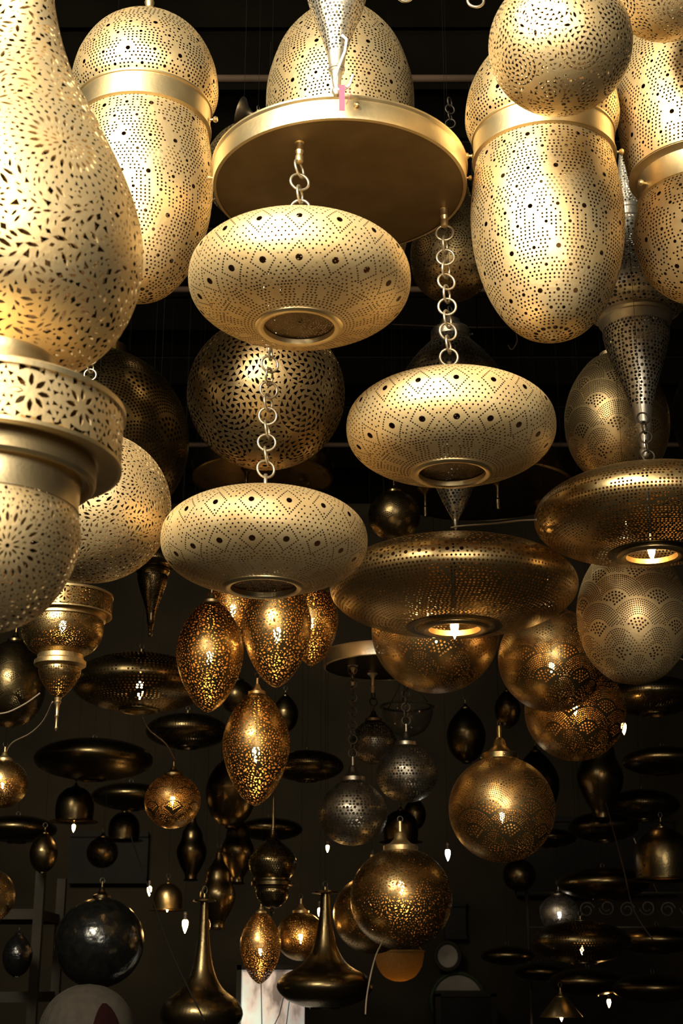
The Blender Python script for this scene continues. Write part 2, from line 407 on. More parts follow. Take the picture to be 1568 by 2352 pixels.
def pat_flower(h):
    n = 15; mid = h.L/2; q = h.L*.5
    for k in range(n):
        t = 2*PI*(k+.5)/n-PI
        h.ring(t, mid, .40*q, 8, lambda a: leaf(.21*q, .085*q, a), .08*q, .20*q); h.block(t, mid, .16*q)
        h.ring(t, mid, .78*q, 14, lambda a: tri(.10*q, a, 1.2), .10*q, ph=.5)
    for i in range(9):
        nn = int(2*PI/.052)
        for k in range(nn): h.add(2*PI*(k+.5*(i % 2))/nn-PI, .03+(h.L-.06)*i/8, tri(.019, PI/2+PI*((k+i) % 2), 1.1), .019)
def pat_net(d=.085, rd=.030):
    def f(h):
        k = 0; s = d*.6
        while s < h.L:
            R = h.R(s); m = max(5, int(2*PI*R/d)); e = min(rd, R*.3)
            for j in range(m):
                a = 2*PI*(j+.5*(k % 2))/m-PI; w = 1 if (j+2*k) % 3 else .7
                h.add(a, s, ngon(4+(j+k) % 3, e*w, .8*j+k), e*w*.93)
            s += d*.84; k += 1
    return f
def pat_dots(d=.06, rd=.014):
    return lambda h: h.dots(d, rd, lambda th, s, R: 0 if math.sin(th*6+3*math.sin(s*5)) > .93 else 1)

# ---------------------------------------------------------------- things
def link(name, me, mt, parent=None, loc=None, rot=None, sc=None):
    o = bpy.data.objects.new(name, me); COL.objects.link(o)
    if me is not None and mt:
        o.material_slots[0].link = 'OBJECT'; o.material_slots[0].material = M[mt]
    if parent: o.parent = parent
    if loc is not None: o.location = loc
    if rot is not None: o.rotation_euler = rot
    if sc is not None: o.scale = (sc, sc, sc) if not hasattr(sc, '__len__') else sc
    return o
def tag(o, label, cat, group=None):
    o['label'] = label; o['category'] = cat
    if group: o['group'] = group
    return o
def thing(name, label, cat, loc, R=1, rz=0, group=None):
    o = link(name, None, None, None, loc, (0, 0, rz), R); o.empty_display_size = .02; return tag(o, label, cat, group)
def structure(name, me, mt):
    o = link(name, me, mt); o['kind'] = 'structure'; return o
CACHE = {}
def cm(key, fn):
    if key not in CACHE: CACHE[key] = fn()
    return CACHE[key]
# small shared pieces
def m_bulb(): return cm('bulb', lambda: lathe('bulb', [(.004, 1.1), (.06, .98), (.16, .74), (.26, .42), (.30, .12), (.26, -.12), (.17, -.25), (.16, -.3)], 14, True))
def m_socket(): return cm('socket', lambda: lathe('socket', [(.17, .35), (.2, .33), (.2, -.3), (.24, -.34), (.24, -.5), (.004, -.5)], 14))
def m_knob(): return cm('knob', lambda: merge('knob', [(lathe('a', [(.004, 1), (.3, .92), (.42, .7), (.3, .45), (.16, .38), (.16, .05), (.3, 0)], 12, False), Matrix.Identity(4))]))
def m_grip(): return cm('grip', lambda: lathe('grip', [(.004, 0), (.38, 0), (.40, -.12), (.30, -.2), (.30, -.8), (.36, -.9), (.30, -1.1), (.26, -1.25), (.34, -1.4), (.34, -1.9), (.2, -2.0), (.004, -2.0)], 16))
def add_bulb(root, z, size=.16, down=True, kind='bulb', top=None, x=0):
    b = link('bulb', m_bulb(), kind, root, (x, 0, z), (PI if down else 0, 0, 0), size)
    sgn = 1 if down else -1
    link('socket', m_socket(), 'brass_plain', b, (0, 0, -.55))
    if top is not None: link('lamp_rod', cm(('rod', round(top-z, 2)), lambda: tube('rod', [(0, 0, 0), (0, 0, top-z-size*.9)], .02, 6)), 'iron', root, (x, 0, z+size*.9))
    return b
CEIL = EYE+2.72
def hang(root, p, R, ztop, rad=.0005, mt='wire', hook=True, upto=None):
    """thin wire from the top of a lamp to the roof, with an eye ring where it is hooked in"""
    z0 = p.z+ztop*R; up = (upto or CEIL+.085)-z0
    if up <= .02: return
    pts = [(0, 0, 0), (0, 0, up)]
    link('hanging_wire', tube('wire', pts, rad, 5), mt, root, (0, 0, ztop), None, 1/R)
    if hook: link('eye_ring', cm('eye', lambda: tube('eye', arc((0, 0, 0), .008, 0, 2*PI*15/16, 15), .0014, 6, True)), 'iron', root, (0, 0, ztop+.0075/R), (0, 0, .6), 1/R)
def cap_cone(r0, z0, k=1.0):
    """small spun cap on top of a globe: cone, neck and collar"""
    return [(.004, z0+r0*1.9*k), (r0*.12, z0+r0*1.9*k), (r0*.14, z0+r0*1.25*k), (r0*.30, z0+r0*1.1*k), (r0*.36, z0+r0*.8*k), (r0*.62, z0+r0*.5*k), (r0*.92, z0+r0*.38*k), (r0, z0+r0*.34*k), (r0, z0+r0*.05), (r0*1.04, z0)]
def ell(b0, b1, r0=.03, r1=.03, n=9, p=2.0):
    """super-ellipse profile: height b0 above and b1 below the widest ring"""
    o = []
    for i in range(n):
        t = i/(n-1)*PI/2; o.append((max(r0, math.sin(t)**(2/p)), b0*math.cos(t)**(2/p)))
    for i in range(1, n):
        t = i/(n-1)*PI/2; o.append((max(r1, math.cos(t)**(2/p)), -b1*math.sin(t)**(2/p)))
    return o
def trunc(P, zt, zb): return [(r, z) for r, z in P if zb <= z <= zt]

TYPES = {}
def typ(f): TYPES[f.__name__] = f; return f
# every builder returns [(part name, mesh, material key or None for the lamp's own, z offset)], z of the top
@typ
def gourd(d):
    b = [(.17, 3.1), (.19, 2.5), (.25, 2.05), (.40, 1.55), (.66, 1.02), (.85, .62), (.965, .28), (1, 0), (.97, -.28), (.85, -.56), (.66, -.75), (.42, -.86)]
    return [('pierced_shell', shell('gourd_shell', b, pat_gourd, .011, .02, .1, 90), None),
            ('base_collar', lathe('c', [(.40, -.83), (.43, -.85), (.43, -.93), (.40, -.97), (.40, -1.06), (.30, -1.08)], 48), 'brass_plain'),
            ('neck_cap', lathe('n', [(.004, 3.35), (.05, 3.3), (.07, 3.15), (.18, 3.12), (.19, 3.05), (.17, 3.02)], 24), 'brass_plain')], 3.35
@typ
def drum(d):
    drum_body = .70
    if not d: lid = [(.38, .47), (.42, .44), (.44, .36), (.46, .33), (.55, .29), (.80, .24), (.97, .20), (1.02, .17), (1.02, .125), (.985, .12)]
    else: lid = [(.004, .95), (.05, .9), (.1, .6), (.26, .5), (.36, .44), (.40, .33), (.55, .29), (.80, .24), (.97, .20), (1.02, .17), (1.02, .125), (.985, .12)]
    return [('pierced_drum', shell('drum_band', [(.985, .13), (1.0, .12), (1.0, -.26), (.985, -.27)], pat_flower, .006, .014, .09, 80), None),
            ('drum_lid', lathe('l', lid, 64), 'brass_plain'),
            ('drum_flange', lathe('f', [(.985, -.27), (1.008, -.27), (1.008, -.30), (.97, -.305), (.84, -.27), (.815, -.275), (.82, -.29), (.82, -.42), (.80, -.445), (.77, -.445), (.75, -.41), (.72, -.41), (.71, -.43), (.70, -.60), (.71, -.66)] if not d else [(.985, -.27), (1.008, -.27), (1.008, -.30), (.97, -.305), (.90, -.28), (.88, -.30), (.88, -.40), (.84, -.42)], 64), 'brass_plain'),
            ('pierced_bowl', shell('drum_bowl', [(.84, -.40), (.85, -.58), (.80, -.82), (.66, -1.04), (.46, -1.18)] if d else [(.70, -.66), (.73, -.82), (.70, -1.02), (.61, -1.24), (.46, -1.42), (.25, -1.54), (.03, -1.58)], pat_sun(5, .34, .036, -1.1, .44), .007, .012, .08, 80), 'antique' if d else None)] + ([
            ('lower_collar', lathe('k', [(.44, -1.15), (.47, -1.17), (.47, -1.27), (.53, -1.31), (.53, -1.40), (.46, -1.44), (.40, -1.46)] if d else [(.28, -1.98), (.36, -2.0), (.37, -2.1), (.30, -2.14)], 40), 'brass_plain'),
            ('pierced_cone', shell('drum_cone', [(.42, -1.44), (.43, -1.55), (.36, -1.75), (.20, -1.98), (.08, -2.10)] if d else [(.32, -2.12), (.33, -2.3), (.24, -2.6), (.12, -2.85), (.07, -2.95)], pat_net(.05, .02), .008, 0, .08, 36), None),
            ('tip_finial', lathe('t', [(a, b+(.68 if d else 0)) for a, b in [(.08, -2.76), (.06, -2.85), (.075, -2.88), (.04, -2.95), (.03, -3.15), (.045, -3.18), (.025, -3.22), (.02, -3.4), (.035, -3.44), (.004, -3.5)]], 14), 'brass_plain')] if d else [('bowl_tip', lathe('bt', [(.1, -1.565), (.11, -1.6), (.05, -1.66), (.06, -1.7), (.004, -1.76)], 20), 'brass_plain')]), .95
@typ
def tiered(d):
    g, top = gourd(0); k, _ = drum(0)
    return g+[(q[0], q[1], q[2], (0, 0, -1.373), (0, 0, .1), .918) for q in k], top
@typ
def acorn(d):
    return [('pierced_dome', shell('acorn_dome', [(.05, 1.1), (.38, 1.03), (.72, .78), (.93, .4), (1, 0), (.96, -.2), (.885, -.33)], pat_scroll(9, .47, .053, .0142, .55), .009, .010, .1, 60), None),
            ('band', lathe('b', [(.885, -.30), (.925, -.32), (.925, -.345), (.905, -.35), (.905, -.64), (.925, -.645), (.925, -.67), (.88, -.69)], 72), 'brass_plain'),
            ('pierced_body', shell('acorn_body', [(.875, -.66), (.93, -1.0), (.97, -1.5), (.92, -2.05), (.75, -2.6), (.45, -3.02), (.03, -3.2)], pat_scroll(9, .52, .053, .0142, .3), .009, .010, .1, 60), None),
            ('top_finial', lathe('t', [(.004, 1.5), (.05, 1.48), (.07, 1.42), (.05, 1.34), (.08, 1.3), (.15, 1.24), (.17, 1.16), (.24, 1.13), (.24, 1.08), (.2, 1.05)], 24), 'brass_plain')] + [('band_screw', m_knob(), 'brass_plain', (math.cos(a)*.92, math.sin(a)*.92, -.56), (0, PI/2, a), .11) for a in (0, PI, PI/2)], 1.5
@typ
def acorn_up(d):
    return [('pierced_body', shell('egg_body', [(.04, 1.45), (.42, 1.33), (.78, .9), (.96, .38), (1, 0), (.97, -.5), (.885, -1.12)], pat_scroll(9, .5, .053, .0142, .2), .009, .010, .1, 60), None),
            ('band', lathe('b', [(.885, -1.10), (.90, -1.11), (.83, -1.14), (.80, -1.17), (.80, -1.46), (.825, -1.47), (.825, -1.5), (.78, -1.51)], 64), 'brass_plain'),
            ('pierced_bowl', shell('egg_bowl', [(.79, -1.5), (.87, -1.75), (.88, -2.05), (.76, -2.45), (.45, -2.75), (.03, -2.85)], pat_scroll(9, .5, .053, .0142, .4), .009, .010, .1, 60), None),
            ('top_finial', lathe('t', [(.004, 1.8), (.05, 1.78), (.06, 1.6), (.15, 1.52), (.17, 1.44), (.12, 1.42)], 20), 'brass_plain')] + [('band_screw', m_knob(), 'brass_plain', (math.cos(a)*.80, math.sin(a)*.80, -1.38), (0, PI/2, a), .11) for a in (3.35, 3.35+2.09, 3.35+4.19)], 1.8
@typ
def swirl_globe(d):
    R_ = [.55, 1.15, 1.75, 2.3] if d else [.62, 1.25, 1.9, 2.5]
    p = .26 if not d else .28
    return [('pierced_shell', shell('globe_swirl', trunc(ell(.97, .97, n=11), .93, -2), pat_rosette(7, R_, p, .045, True, 8000, None if d else (-.2, .42, .52)), .010, .014, .1, 72), None),
            ('top_collar', lathe('c', [(.004, 1.35), (.04, 1.35), (.05, 1.18), (.16, 1.12), (.3, 1.02), (.36, .98), (.36, .90), (.33, .88)], 32), 'brass_plain')], 1.35
@typ
def sun_globe(d):
    return [('pierced_shell', shell('globe_sun', trunc(ell(.97, .97, n=11), .93, -2), pat_sun(7, .18, .044, .07, .79), .009, .012, .1, 72), None),
            ('top_cap', lathe('c', cap_cone(.34, .90, .9), 32), 'brass_plain')], .9+.34*1.7
@typ
def scale_globe(d):
    return [('pierced_shell', shell('globe_scale', trunc(ell(.98, .98, n=11), .94, -2), pat_scale(8, .44, .060, .0195, .1), .008, 0, .1, 60), None),
            ('top_cap', lathe('c', cap_cone(.34, .92), 32), 'brass_plain')] + [('cap_screw', m_knob(), 'brass_plain', (math.cos(a)*.34, math.sin(a)*.34, .98), (0, PI/2, a), .05) for a in (-1.9, .2, 2.3)], .92+.34*1.9
@typ
def scale_egg(d):
    return [('pierced_shell', shell('egg_scale', [(.22, 1.38), (.5, 1.2), (.8, .78), (.96, .35), (1, 0), (.96, -.4), (.8, -.8), (.5, -1.12), (.2, -1.24), (.03, -1.26)], pat_scale(8, .50, .062, .0205, .2), .008, 0, .1, 60), None),
            ('top_cap', lathe('c', cap_cone(.25, 1.34), 28), 'brass_plain')], 1.34+.25*1.9
@typ
def sun_egg(d):
    return [('pierced_shell', shell('egg_sun', [(.24, 1.55), (.5, 1.32), (.8, .85), (.97, .35), (1, 0), (.95, -.4), (.76, -.95), (.46, -1.45), (.16, -1.72), (.03, -1.78)], pat_sun(6, .29, .075, 0, PI/6, (9000, 16000, 12000), .46), .012, 0, .12, 48), None),
            ('top_cap', lathe('c', cap_cone(.27, 1.52), 28), 'brass_plain')], 1.52+.27*1.9
@typ
def teardrop(d):
    return [('upper_cone', shell('tear_neck', [(.07, 3.25), (.12, 2.9), (.26, 1.95)], pat_net(.075, .028), .01, 0, .1, 30), None),
            ('neck_band', lathe('n', [(.25, 1.97), (.28, 1.95), (.28, 1.9), (.26, 1.88), (.26, 1.8), (.29, 1.78), (.29, 1.72), (.26, 1.7)], 30), None),
            ('pierced_body', shell('tear_body', [(.26, 1.72), (.36, 1.3), (.62, .8), (.9, .36), (1, 0), (.9, -.2), (.62, -.34)], pat_net(.085, .036), .009, .012, .1, 60), None),
            ('lower_collar', lathe('k', [(.6, -.32), (.68, -.34), (.7, -.38), (.66, -.42), (.68, -.46), (.64, -.52), (.61, -.60), (.6, -.62)], 48), None),
            ('pierced_cone', shell('tear_cone', [(.61, -.6), (.61, -.78), (.50, -1.2), (.31, -1.75), (.19, -2.2)], pat_net(.075, .031), .009, .012, .1, 42), None),
            ('stem', lathe('s', [(.19, -2.18), (.15, -2.5), (.165, -2.52), (.165, -2.56), (.14, -2.58), (.15, -2.62), (.12, -2.66), (.08, -2.92), (.06, -2.98), (.095, -3.02), (.1, -3.08), (.06, -3.15), (.004, -3.17)], 24), None)], 3.25
@typ
def onion(d):
    return [('pierced_shell', shell('onion_shell', [(.33, 1.07), (.42, .95), (.68, .66), (.92, .3), (1, 0), (.96, -.3), (.80, -.75), (.60, -1.2), (.42, -1.75), (.22, -2.25), (.04, -2.62)], pat_net(.070, .030), .006, 0, .1, 60), None),
            ('top_cap', lathe('c', [(.004, 1.62), (.06, 1.6), (.09, 1.48), (.18, 1.44), (.22, 1.3), (.34, 1.25), (.38, 1.2), (.38, 1.05), (.33, 1.02)], 32), None),
            ('tip', lathe('t', [(.06, -2.56), (.05, -2.66), (.03, -2.74), (.004, -2.8)], 12), None)] + [('cap_screw', m_knob(), None, (math.cos(a)*.37, math.sin(a)*.37, 1.13), (0, PI/2, a), .06) for a in (-.3, 1.8, 3.9)], 1.62
@typ
def small_onion(d):
    return [('pierced_shell', shell('onion_small', [(.34, .88), (.5, .78), (.82, .45), (.98, .12), (1, -.05), (.94, -.35), (.72, -.68), (.38, -.88), (.03, -.95)], pat_net(.105, .046), .008, 0, .12, 48), None),
            ('top_cap', lathe('c', cap_cone(.36, .86, 1.05), 28), None)], .86+.36*2.0
@typ
def pear(d):
    return [('pierced_shell', shell('pear_shell', [(.40, 2.7), (.42, 2.4), (.5, 1.9), (.72, 1.1), (.95, .5), (1, 0), (.88, -.5), (.55, -.85), (.03, -.95)], pat_rosette(7, [.6, 1.3, 2.0, 2.7], .25, .05, True, 4000), .01, .012, .12, 54), None),
            ('top_cap', lathe('c', [(.004, 2.95), (.05, 2.93), (.08, 2.86), (.35, 2.80), (.42, 2.76), (.42, 2.68)], 30), None)], 2.95
def _disc(b0, b1, pat, key, rt, rb, plate=True, p=2.3, mat2='brass_plain'):
    P = ell(b0, b1, rt, rb, 11, p); P = [P[0]]+[q for q in P[1:] if q[0] > rt*1.05 or q[1] < 0]; P = [q for q in P[:-1] if q[1] > 0 or q[0] > rb*1.05]+[(rb, P[-1][1])]
    zb = P[-1][1]; zt = P[0][1]
    o = [('pierced_shell', shell(key, P, pat, .006, 0, .09, 80), None),
         ('bottom_ring', lathe('r', [(rb+.05, zb+.028), (rb+.05, zb+.005), (rb+.03, zb-.012), (rb, zb-.014), (rb-.028, zb-.004), (rb-.032, zb+.04)], 56), mat2),
         ('top_cup', lathe('u', [(.004, zt+.09), (.03, zt+.09), (.035, zt+.03), (rt*.8, zt+.015), (rt+.02, zt+.005), (rt+.02, zt-.01)], 28), mat2)]
    return o, zt+.09, zb
@typ
def disc(d):
    o, zt, zb = _disc(.45, .47, pat_diamond, 'disc_diamond', .10, .345)
    o.append(('inner_plate', shell('disc_plate', [(.335, zb+.05), (.25, zb+.052), (.12, zb+.054), (.02, zb+.055)], lambda h: h.dots(.028, .0085, lambda th, s, R: 0 if (math.sin(th*8)*math.sin(s*40)) > .3 else 1), .005, 0, .05, 40), 'dull'))
    return o, zt
@typ
def flat_disc(d):
    o, zt, zb = _disc(.355, .345, pat_flat, 'disc_dots', .12, .235, p=2.1)
    o.append(('bottom_flange', lathe('fl', [(.38, zb+.035), (.385, zb+.02), (.27, zb+.012), (.265, zb+.03)], 56), 'dark')); return o, zt
@typ
def scallop_disc(d):
    o, zt, zb = _disc(.38, .36, pat_flat_scallop, 'disc_scallop', .12, .25, p=2.1)
    o.append(('bottom_flange', lathe('fl', [(.37, zb+.035), (.375, zb+.02), (.285, zb+.012), (.28, zb+.03)], 56), 'dark')); return o, zt
@typ
def dark_disc(d):
    o, zt, zb = _disc(.42, .40, pat_dots(.058, .016), 'disc_plain', .12, .25, p=2.0, mat2='dark'); return o, zt
@typ
def low_disc(d):
    return [('shell', lathe('low', trunc(ell(.34, .33, .06, .2, 11), 9, -9), 48, True), None),
            ('bottom_ring', lathe('r', [(.26, -.31), (.24, -.345), (.2, -.345), (.19, -.32)], 32), None)], .34
@typ
def plain_globe(d):
    return [('pierced_shell', shell('globe_fine', trunc(ell(.97, .97, n=11), .93, -2), pat_scale(7, .50, .075, .026, .15), .01, 0, .11, 54), None),
            ('top_cap', lathe('c', cap_cone(.34, .90, .8), 28), None)], .9+.34*1.55
@typ
def smooth_egg(d):
    return [('shell', lathe('egg', [(.22, 1.4), (.5, 1.15), (.82, .7), (.98, .25), (1, 0), (.94, -.45), (.72, -.95), (.4, -1.25), (.2, -1.32)], 40, True), None),
            ('top_cap', lathe('c', cap_cone(.25, 1.36), 22), None), ('foot_ring', lathe('f', [(.2, -1.3), (.24, -1.32), (.24, -1.38), (.18, -1.4)], 22), None)], 1.36+.25*1.9
@typ
def minaret(d):
    return [('pierced_body', shell('min_body', [(.05, 2.6), (.07, 1.9), (.11, 1.35), (.28, .98), (.7, .62), (.97, .25), (1, -.02), (.9, -.35), (.72, -.56)], pat_net(.10, .035), .012, 0, .12, 42), None),
            ('collar', lathe('k', [(.72, -.54), (.78, -.58), (.78, -.66), (.88, -.72), (.88, -.86), (.74, -.9), (.72, -1.0), (.68, -1.02)], 40), None),
            ('lower_cup', shell('min_cup', [(.68, -1.0), (.68, -1.2), (.55, -1.5), (.3, -1.72), (.05, -1.8)], pat_net(.1, .035), .012, 0, .12, 36), None),
            ('tip', lathe('t', [(.08, -1.76), (.06, -1.9), (.09, -1.94), (.04, -2.0), (.004, -2.15)], 12), None),
            ('neck_finial', lathe('n', [(.004, 2.95), (.04, 2.9), (.03, 2.7), (.06, 2.62), (.05, 2.55)], 12), None)], 2.95
@typ
def bell(d):
    return [('shell', lathe('bellshell', [(.10, 1.85), (.12, 1.5), (.17, 1.1), (.28, .7), (.5, .4), (.85, .2), (1, .03), (.98, -.12), (.8, -.3), (.5, -.42), (.3, -.45)], 48, True), None),
            ('top_plate', lathe('p', [(.004, 1.98), (.05, 1.98), (.06, 1.92), (.27, 1.88), (.29, 1.85), (.1, 1.83)], 30), None),
            ('rim_ring', lathe('r', [(.32, -.43), (.31, -.48), (.27, -.48), (.26, -.44)], 30), None)], 1.98
@typ
def vase(d):
    return [('shell', lathe('vaseshell', [(.2, 2.4), (.3, 2.0), (.62, 1.5), (.7, 1.2), (.75, .9), (1, .3), (.98, -.2), (.7, -.9), (.42, -1.4), (.4, -1.7)], 40, True), None),
            ('foot', lathe('f', [(.4, -1.68), (.46, -1.72), (.5, -1.8), (.3, -1.82)], 24), None),
            ('top_cap', lathe('c', [(.004, 2.75), (.05, 2.7), (.08, 2.5), (.22, 2.45), (.22, 2.38)], 20), None)], 2.75
@typ
def cup_shade(d):
    return [('shade', lathe('cupshade', [(.16, .95), (.5, .85), (.85, .5), (.98, .1), (1, -.3), (.96, -.75)], 40, True), None),
            ('brim', lathe('b', [(.96, -.74), (1.25, -.82), (1.27, -.85), (.94, -.80)], 40), None),
            ('top_cap', lathe('c', cap_cone(.2, .92), 20), None)], .92+.38
@typ
def bowl_shade(d):
    return [('bowl', lathe('bowl', [(1, .3), (.98, .05), (.88, -.32), (.62, -.66), (.3, -.82), (.01, -.86)], 44, True, .02), None),
            ('rim', lathe('rm', [(.99, .34), (1.05, .32), (1.05, .26), (.99, .25)], 44), None)] + [('hanger_rod', tube('h', [(math.cos(a), math.sin(a), .3), (0, 0, 1.6)], .02, 5), None) for a in (.3, 2.4, 4.5)], 1.6
@typ
def cone_shade(d):
    return [('shade', lathe('cs', [(.25, .55), (.3, .52), (1, -.3), (1.02, -.36), (.98, -.33), (.28, .48)], 40), None),
            ('top_cap', lathe('c', cap_cone(.25, .5), 20), None)], 1.0

MESHES = {}
OCC = []        # what already hangs: x, y, z, radius, lowest and highest point, is it a plate
def free(p, R, lo, hi):
    for (x, y, z, r, l, h, plate) in OCC:
        d = math.hypot(p.x-x, p.y-y)
        if h > p.z+hi and d < r+.012 and not plate: return False         # its wire would run through that one
        if d < R+.012 and l < p.z+lo and False: return False
        if d < (r+R)*.97 and p.z+lo < h and p.z+hi > l:                 # bodies meet
            zz = abs(z-p.z)/max(.02, (h-l+hi-lo)/2)
            if math.hypot(d/(r+R), zz) < .98: return False
    return True
def plate_over(p, z):
    c = [q[4] for q in OCC if q[6] and math.hypot(p.x-q[0], p.y-q[1]) < q[3]-.01 and q[4] > z]
    return min(c) if c else None
LOW = {}
NAMES = dict(tiered='tiered_lantern', gourd='gourd_lantern', drum='drum_lantern', acorn='acorn_lantern', acorn_up='egg_lantern', swirl_globe='globe_lantern', sun_globe='globe_lantern',
             scale_globe='globe_lantern', scale_egg='egg_lantern', sun_egg='egg_lantern', teardrop='teardrop_lantern', onion='onion_lantern', small_onion='onion_lantern',
             pear='pear_lantern', disc='disc_lamp', flat_disc='disc_lamp', scallop_disc='disc_lamp', dark_disc='disc_lamp', low_disc='disc_lamp', plain_globe='globe_lantern',
             smooth_egg='egg_lantern', minaret='minaret_lantern', bell='bell_lamp', vase='vase_lantern', cup_shade='cup_lamp', bowl_shade='bowl_lamp', cone_shade='cone_lamp')
def lamp(ty, px, py, rpx, Y, mt, label, bulb=None, rz=0, variant=0, wire=True, bz=0., bs=.16, mats=None, group=None, sz=1, bk='bulb', upto=None):
    p, mpp = at(px, py, Y); R = rpx*mpp; key = (ty, variant)
    if key not in MESHES: MESHES[key] = TYPES[ty](variant)
    parts, top = MESHES[key]
    lo = min(min(v.co.z for v in q[1].vertices) for q in parts if len(q) < 4) if key not in LOW else LOW[key]; LOW[key] = lo
    if Y >= 3.75 and wire:
        for k in range(40):
            dy = .03*((k+1)//2)*(1 if k % 2 else -1); p2, m2 = at(px, py, Y+dy); R2 = rpx*m2
            if free(p2, R2, lo*R2*sz, top*R2*sz): p, mpp, R = p2, m2, R2; break
        else: print('NOT FREE', label)
    OCC.append((p.x, p.y, p.z, R, p.z+lo*R*sz, p.z+top*R*sz, False))
    root = thing(NAMES[ty], label, 'lamp' if 'lamp' in NAMES[ty] else 'lantern', p, R, rz, group)
    if sz != 1: root.scale = (R, R, R*sz)
    for q in parts:
        m_ = (mats or {}).get(q[0]) or (mt if (q[2] is None or mt in ('silver', 'dsilver', 'dark')) else q[2])
        if mt in ('antique', 'warm') and m_ == 'brass_plain': m_ = 'bronze'
        o = link(q[0], q[1], m_, root)
        if len(q) > 3: o.location = q[3]; o.rotation_euler = q[4]; o.scale = (q[5],)*3
    if bulb: add_bulb(root, bz, bs/ (R/.12) if bs < 0 else bs, kind=bk, top=top-.05)
    if wire: hang(root, p, R, top, upto=upto or plate_over(p, p.z+top*R))
    return root, p, R, top
def chain(label, p0, p1, lr=.0185, group=None, mt='chain', wr=.0028):
    """a hanging chain of separate round links between two points"""
    t = thing('hanging_chain', label, 'chain', p1, 1, 0, group); n = max(1, int(round((p0-p1).length/(lr*1.62)))); d = (p0-p1)/n
    me = cm(('link', round(lr, 4)), lambda: tube('link', arc((0, 0, 0), lr, 0, 2*PI*23/24, 23), wr, 8, True)); rnd = random.Random(int(p0.x*1000))
    for i in range(n):
        link('chain_link', me, mt, t, d*(i+.5), (rnd.uniform(-.15, .15), rnd.uniform(-.12, .12), (.15 if i % 2 == 0 else 1.25)+rnd.uniform(-.25, .25)))
    return t
def cable(label, pts, mt='cable', rad=.0022, name='cable', cat='cable'):
    P = [at(*q)[0] for q in pts]; o = P[0]; n = []
    for i in range(len(P)-1):
        a, b, c, d = P[max(i-1, 0)], P[i], P[i+1], P[min(i+2, len(P)-1)]
        for k in range(8):
            t = k/8; n.append(.5*((2*b)+(c-a)*t+(2*a-5*b+4*c-d)*t*t+(3*b-a-3*c+d)*t**3)-o)
    n.append(P[-1]-o)
    return tag(link(name, tube(name, n, rad, 6), mt, None, o), label, cat)

# ================================================================ the shop
XW, YB, YF = 3.4, 8.2, .7
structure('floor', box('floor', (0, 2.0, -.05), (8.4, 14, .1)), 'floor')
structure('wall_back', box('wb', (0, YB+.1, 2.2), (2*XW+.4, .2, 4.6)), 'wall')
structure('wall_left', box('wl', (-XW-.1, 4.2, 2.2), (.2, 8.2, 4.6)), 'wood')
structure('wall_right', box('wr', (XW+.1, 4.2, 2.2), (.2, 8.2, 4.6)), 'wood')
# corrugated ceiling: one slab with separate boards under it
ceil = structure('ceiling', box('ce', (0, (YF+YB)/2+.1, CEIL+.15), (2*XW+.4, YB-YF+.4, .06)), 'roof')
bd = box('board', (0, 0, 0), (2*XW, .27, .012)); y = YF+.15; k = 0
while y < YB:
    b = link('ceiling_board', bd, 'roof', ceil, (0, y, CEIL+.09+.012*(k % 2)), (-math.radians(random.uniform(1.5, 4)), 0, math.radians(random.uniform(-.3, .3)))); y += .30; k += 1
for k, (py, Y, rr) in enumerate(((181, 3.72, .011), (665, 5.05, .011), (1022, 6.7, .011))):
    p, _ = at(784, py, Y); o = link('ceiling_pipe', tube('pipe', [(-XW, 0, 0), (XW, 0, 0)], rr*1.1, 12), 'pipe', None, p); o['kind'] = 'structure'; o.name = 'trim_%d' % (k+1)

# ================================================================ front lanterns
lamp('tiered', 10, 582, 316, 1.85, 'brass', 'huge pale gold two-tier lantern at left, gourd-shaped top above a pierced flower drum', rz=0)
ac = lamp('acorn', 333, 205, 168, 2.78, 'brass', 'tall gold acorn lantern behind the gourd neck, smooth band under its dotted dome', rz=-.12)
lamp('acorn_up', 781, 235, 170, 3.08, 'brass', 'gold dotted dome lantern rising behind the round hanging plate', rz=.35)
lamp('acorn', 1244, 268, 176, 2.62, 'brass', 'tall gold acorn lantern below the triangle-cut globe, smooth band across its shoulder', rz=-.05)
lamp('acorn_up', 1592, 232, 176, 2.66, 'brass', 'gold dotted egg lantern with smooth waist band cut off by the right edge', rz=.1)
lamp('swirl_globe', 1286, 103, 164, 2.2, 'brass', 'pale gold globe lantern cut with swirling triangles at upper right', rz=.2)
lamp('swirl_globe', 1532, -38, 132, 2.3, 'brass', 'bottom of a gold globe lantern in the top right corner', rz=1.2, variant=1)
lamp('teardrop', 773, -85, 113, 2.28, 'silver', 'pale silver lantern spire coming down from the top edge in front of the dotted dome', rz=.3)
lamp('teardrop', 1455, 690, 122, 3.2, 'silver', 'silver teardrop lantern with pierced cone and pointed tip behind the right acorn lantern', rz=.8)
lamp('swirl_globe', 590, 396, 122, 3.5, 'bronze', 'dark pierced globe lantern half hidden behind left rim of the round hanging plate', rz=.5, variant=1)
lamp('pear', 1036, 600, 94, 3.55, 'bronze', 'dark pierced pear lantern hanging behind right rim of the round hanging plate', rz=.5, mats={})

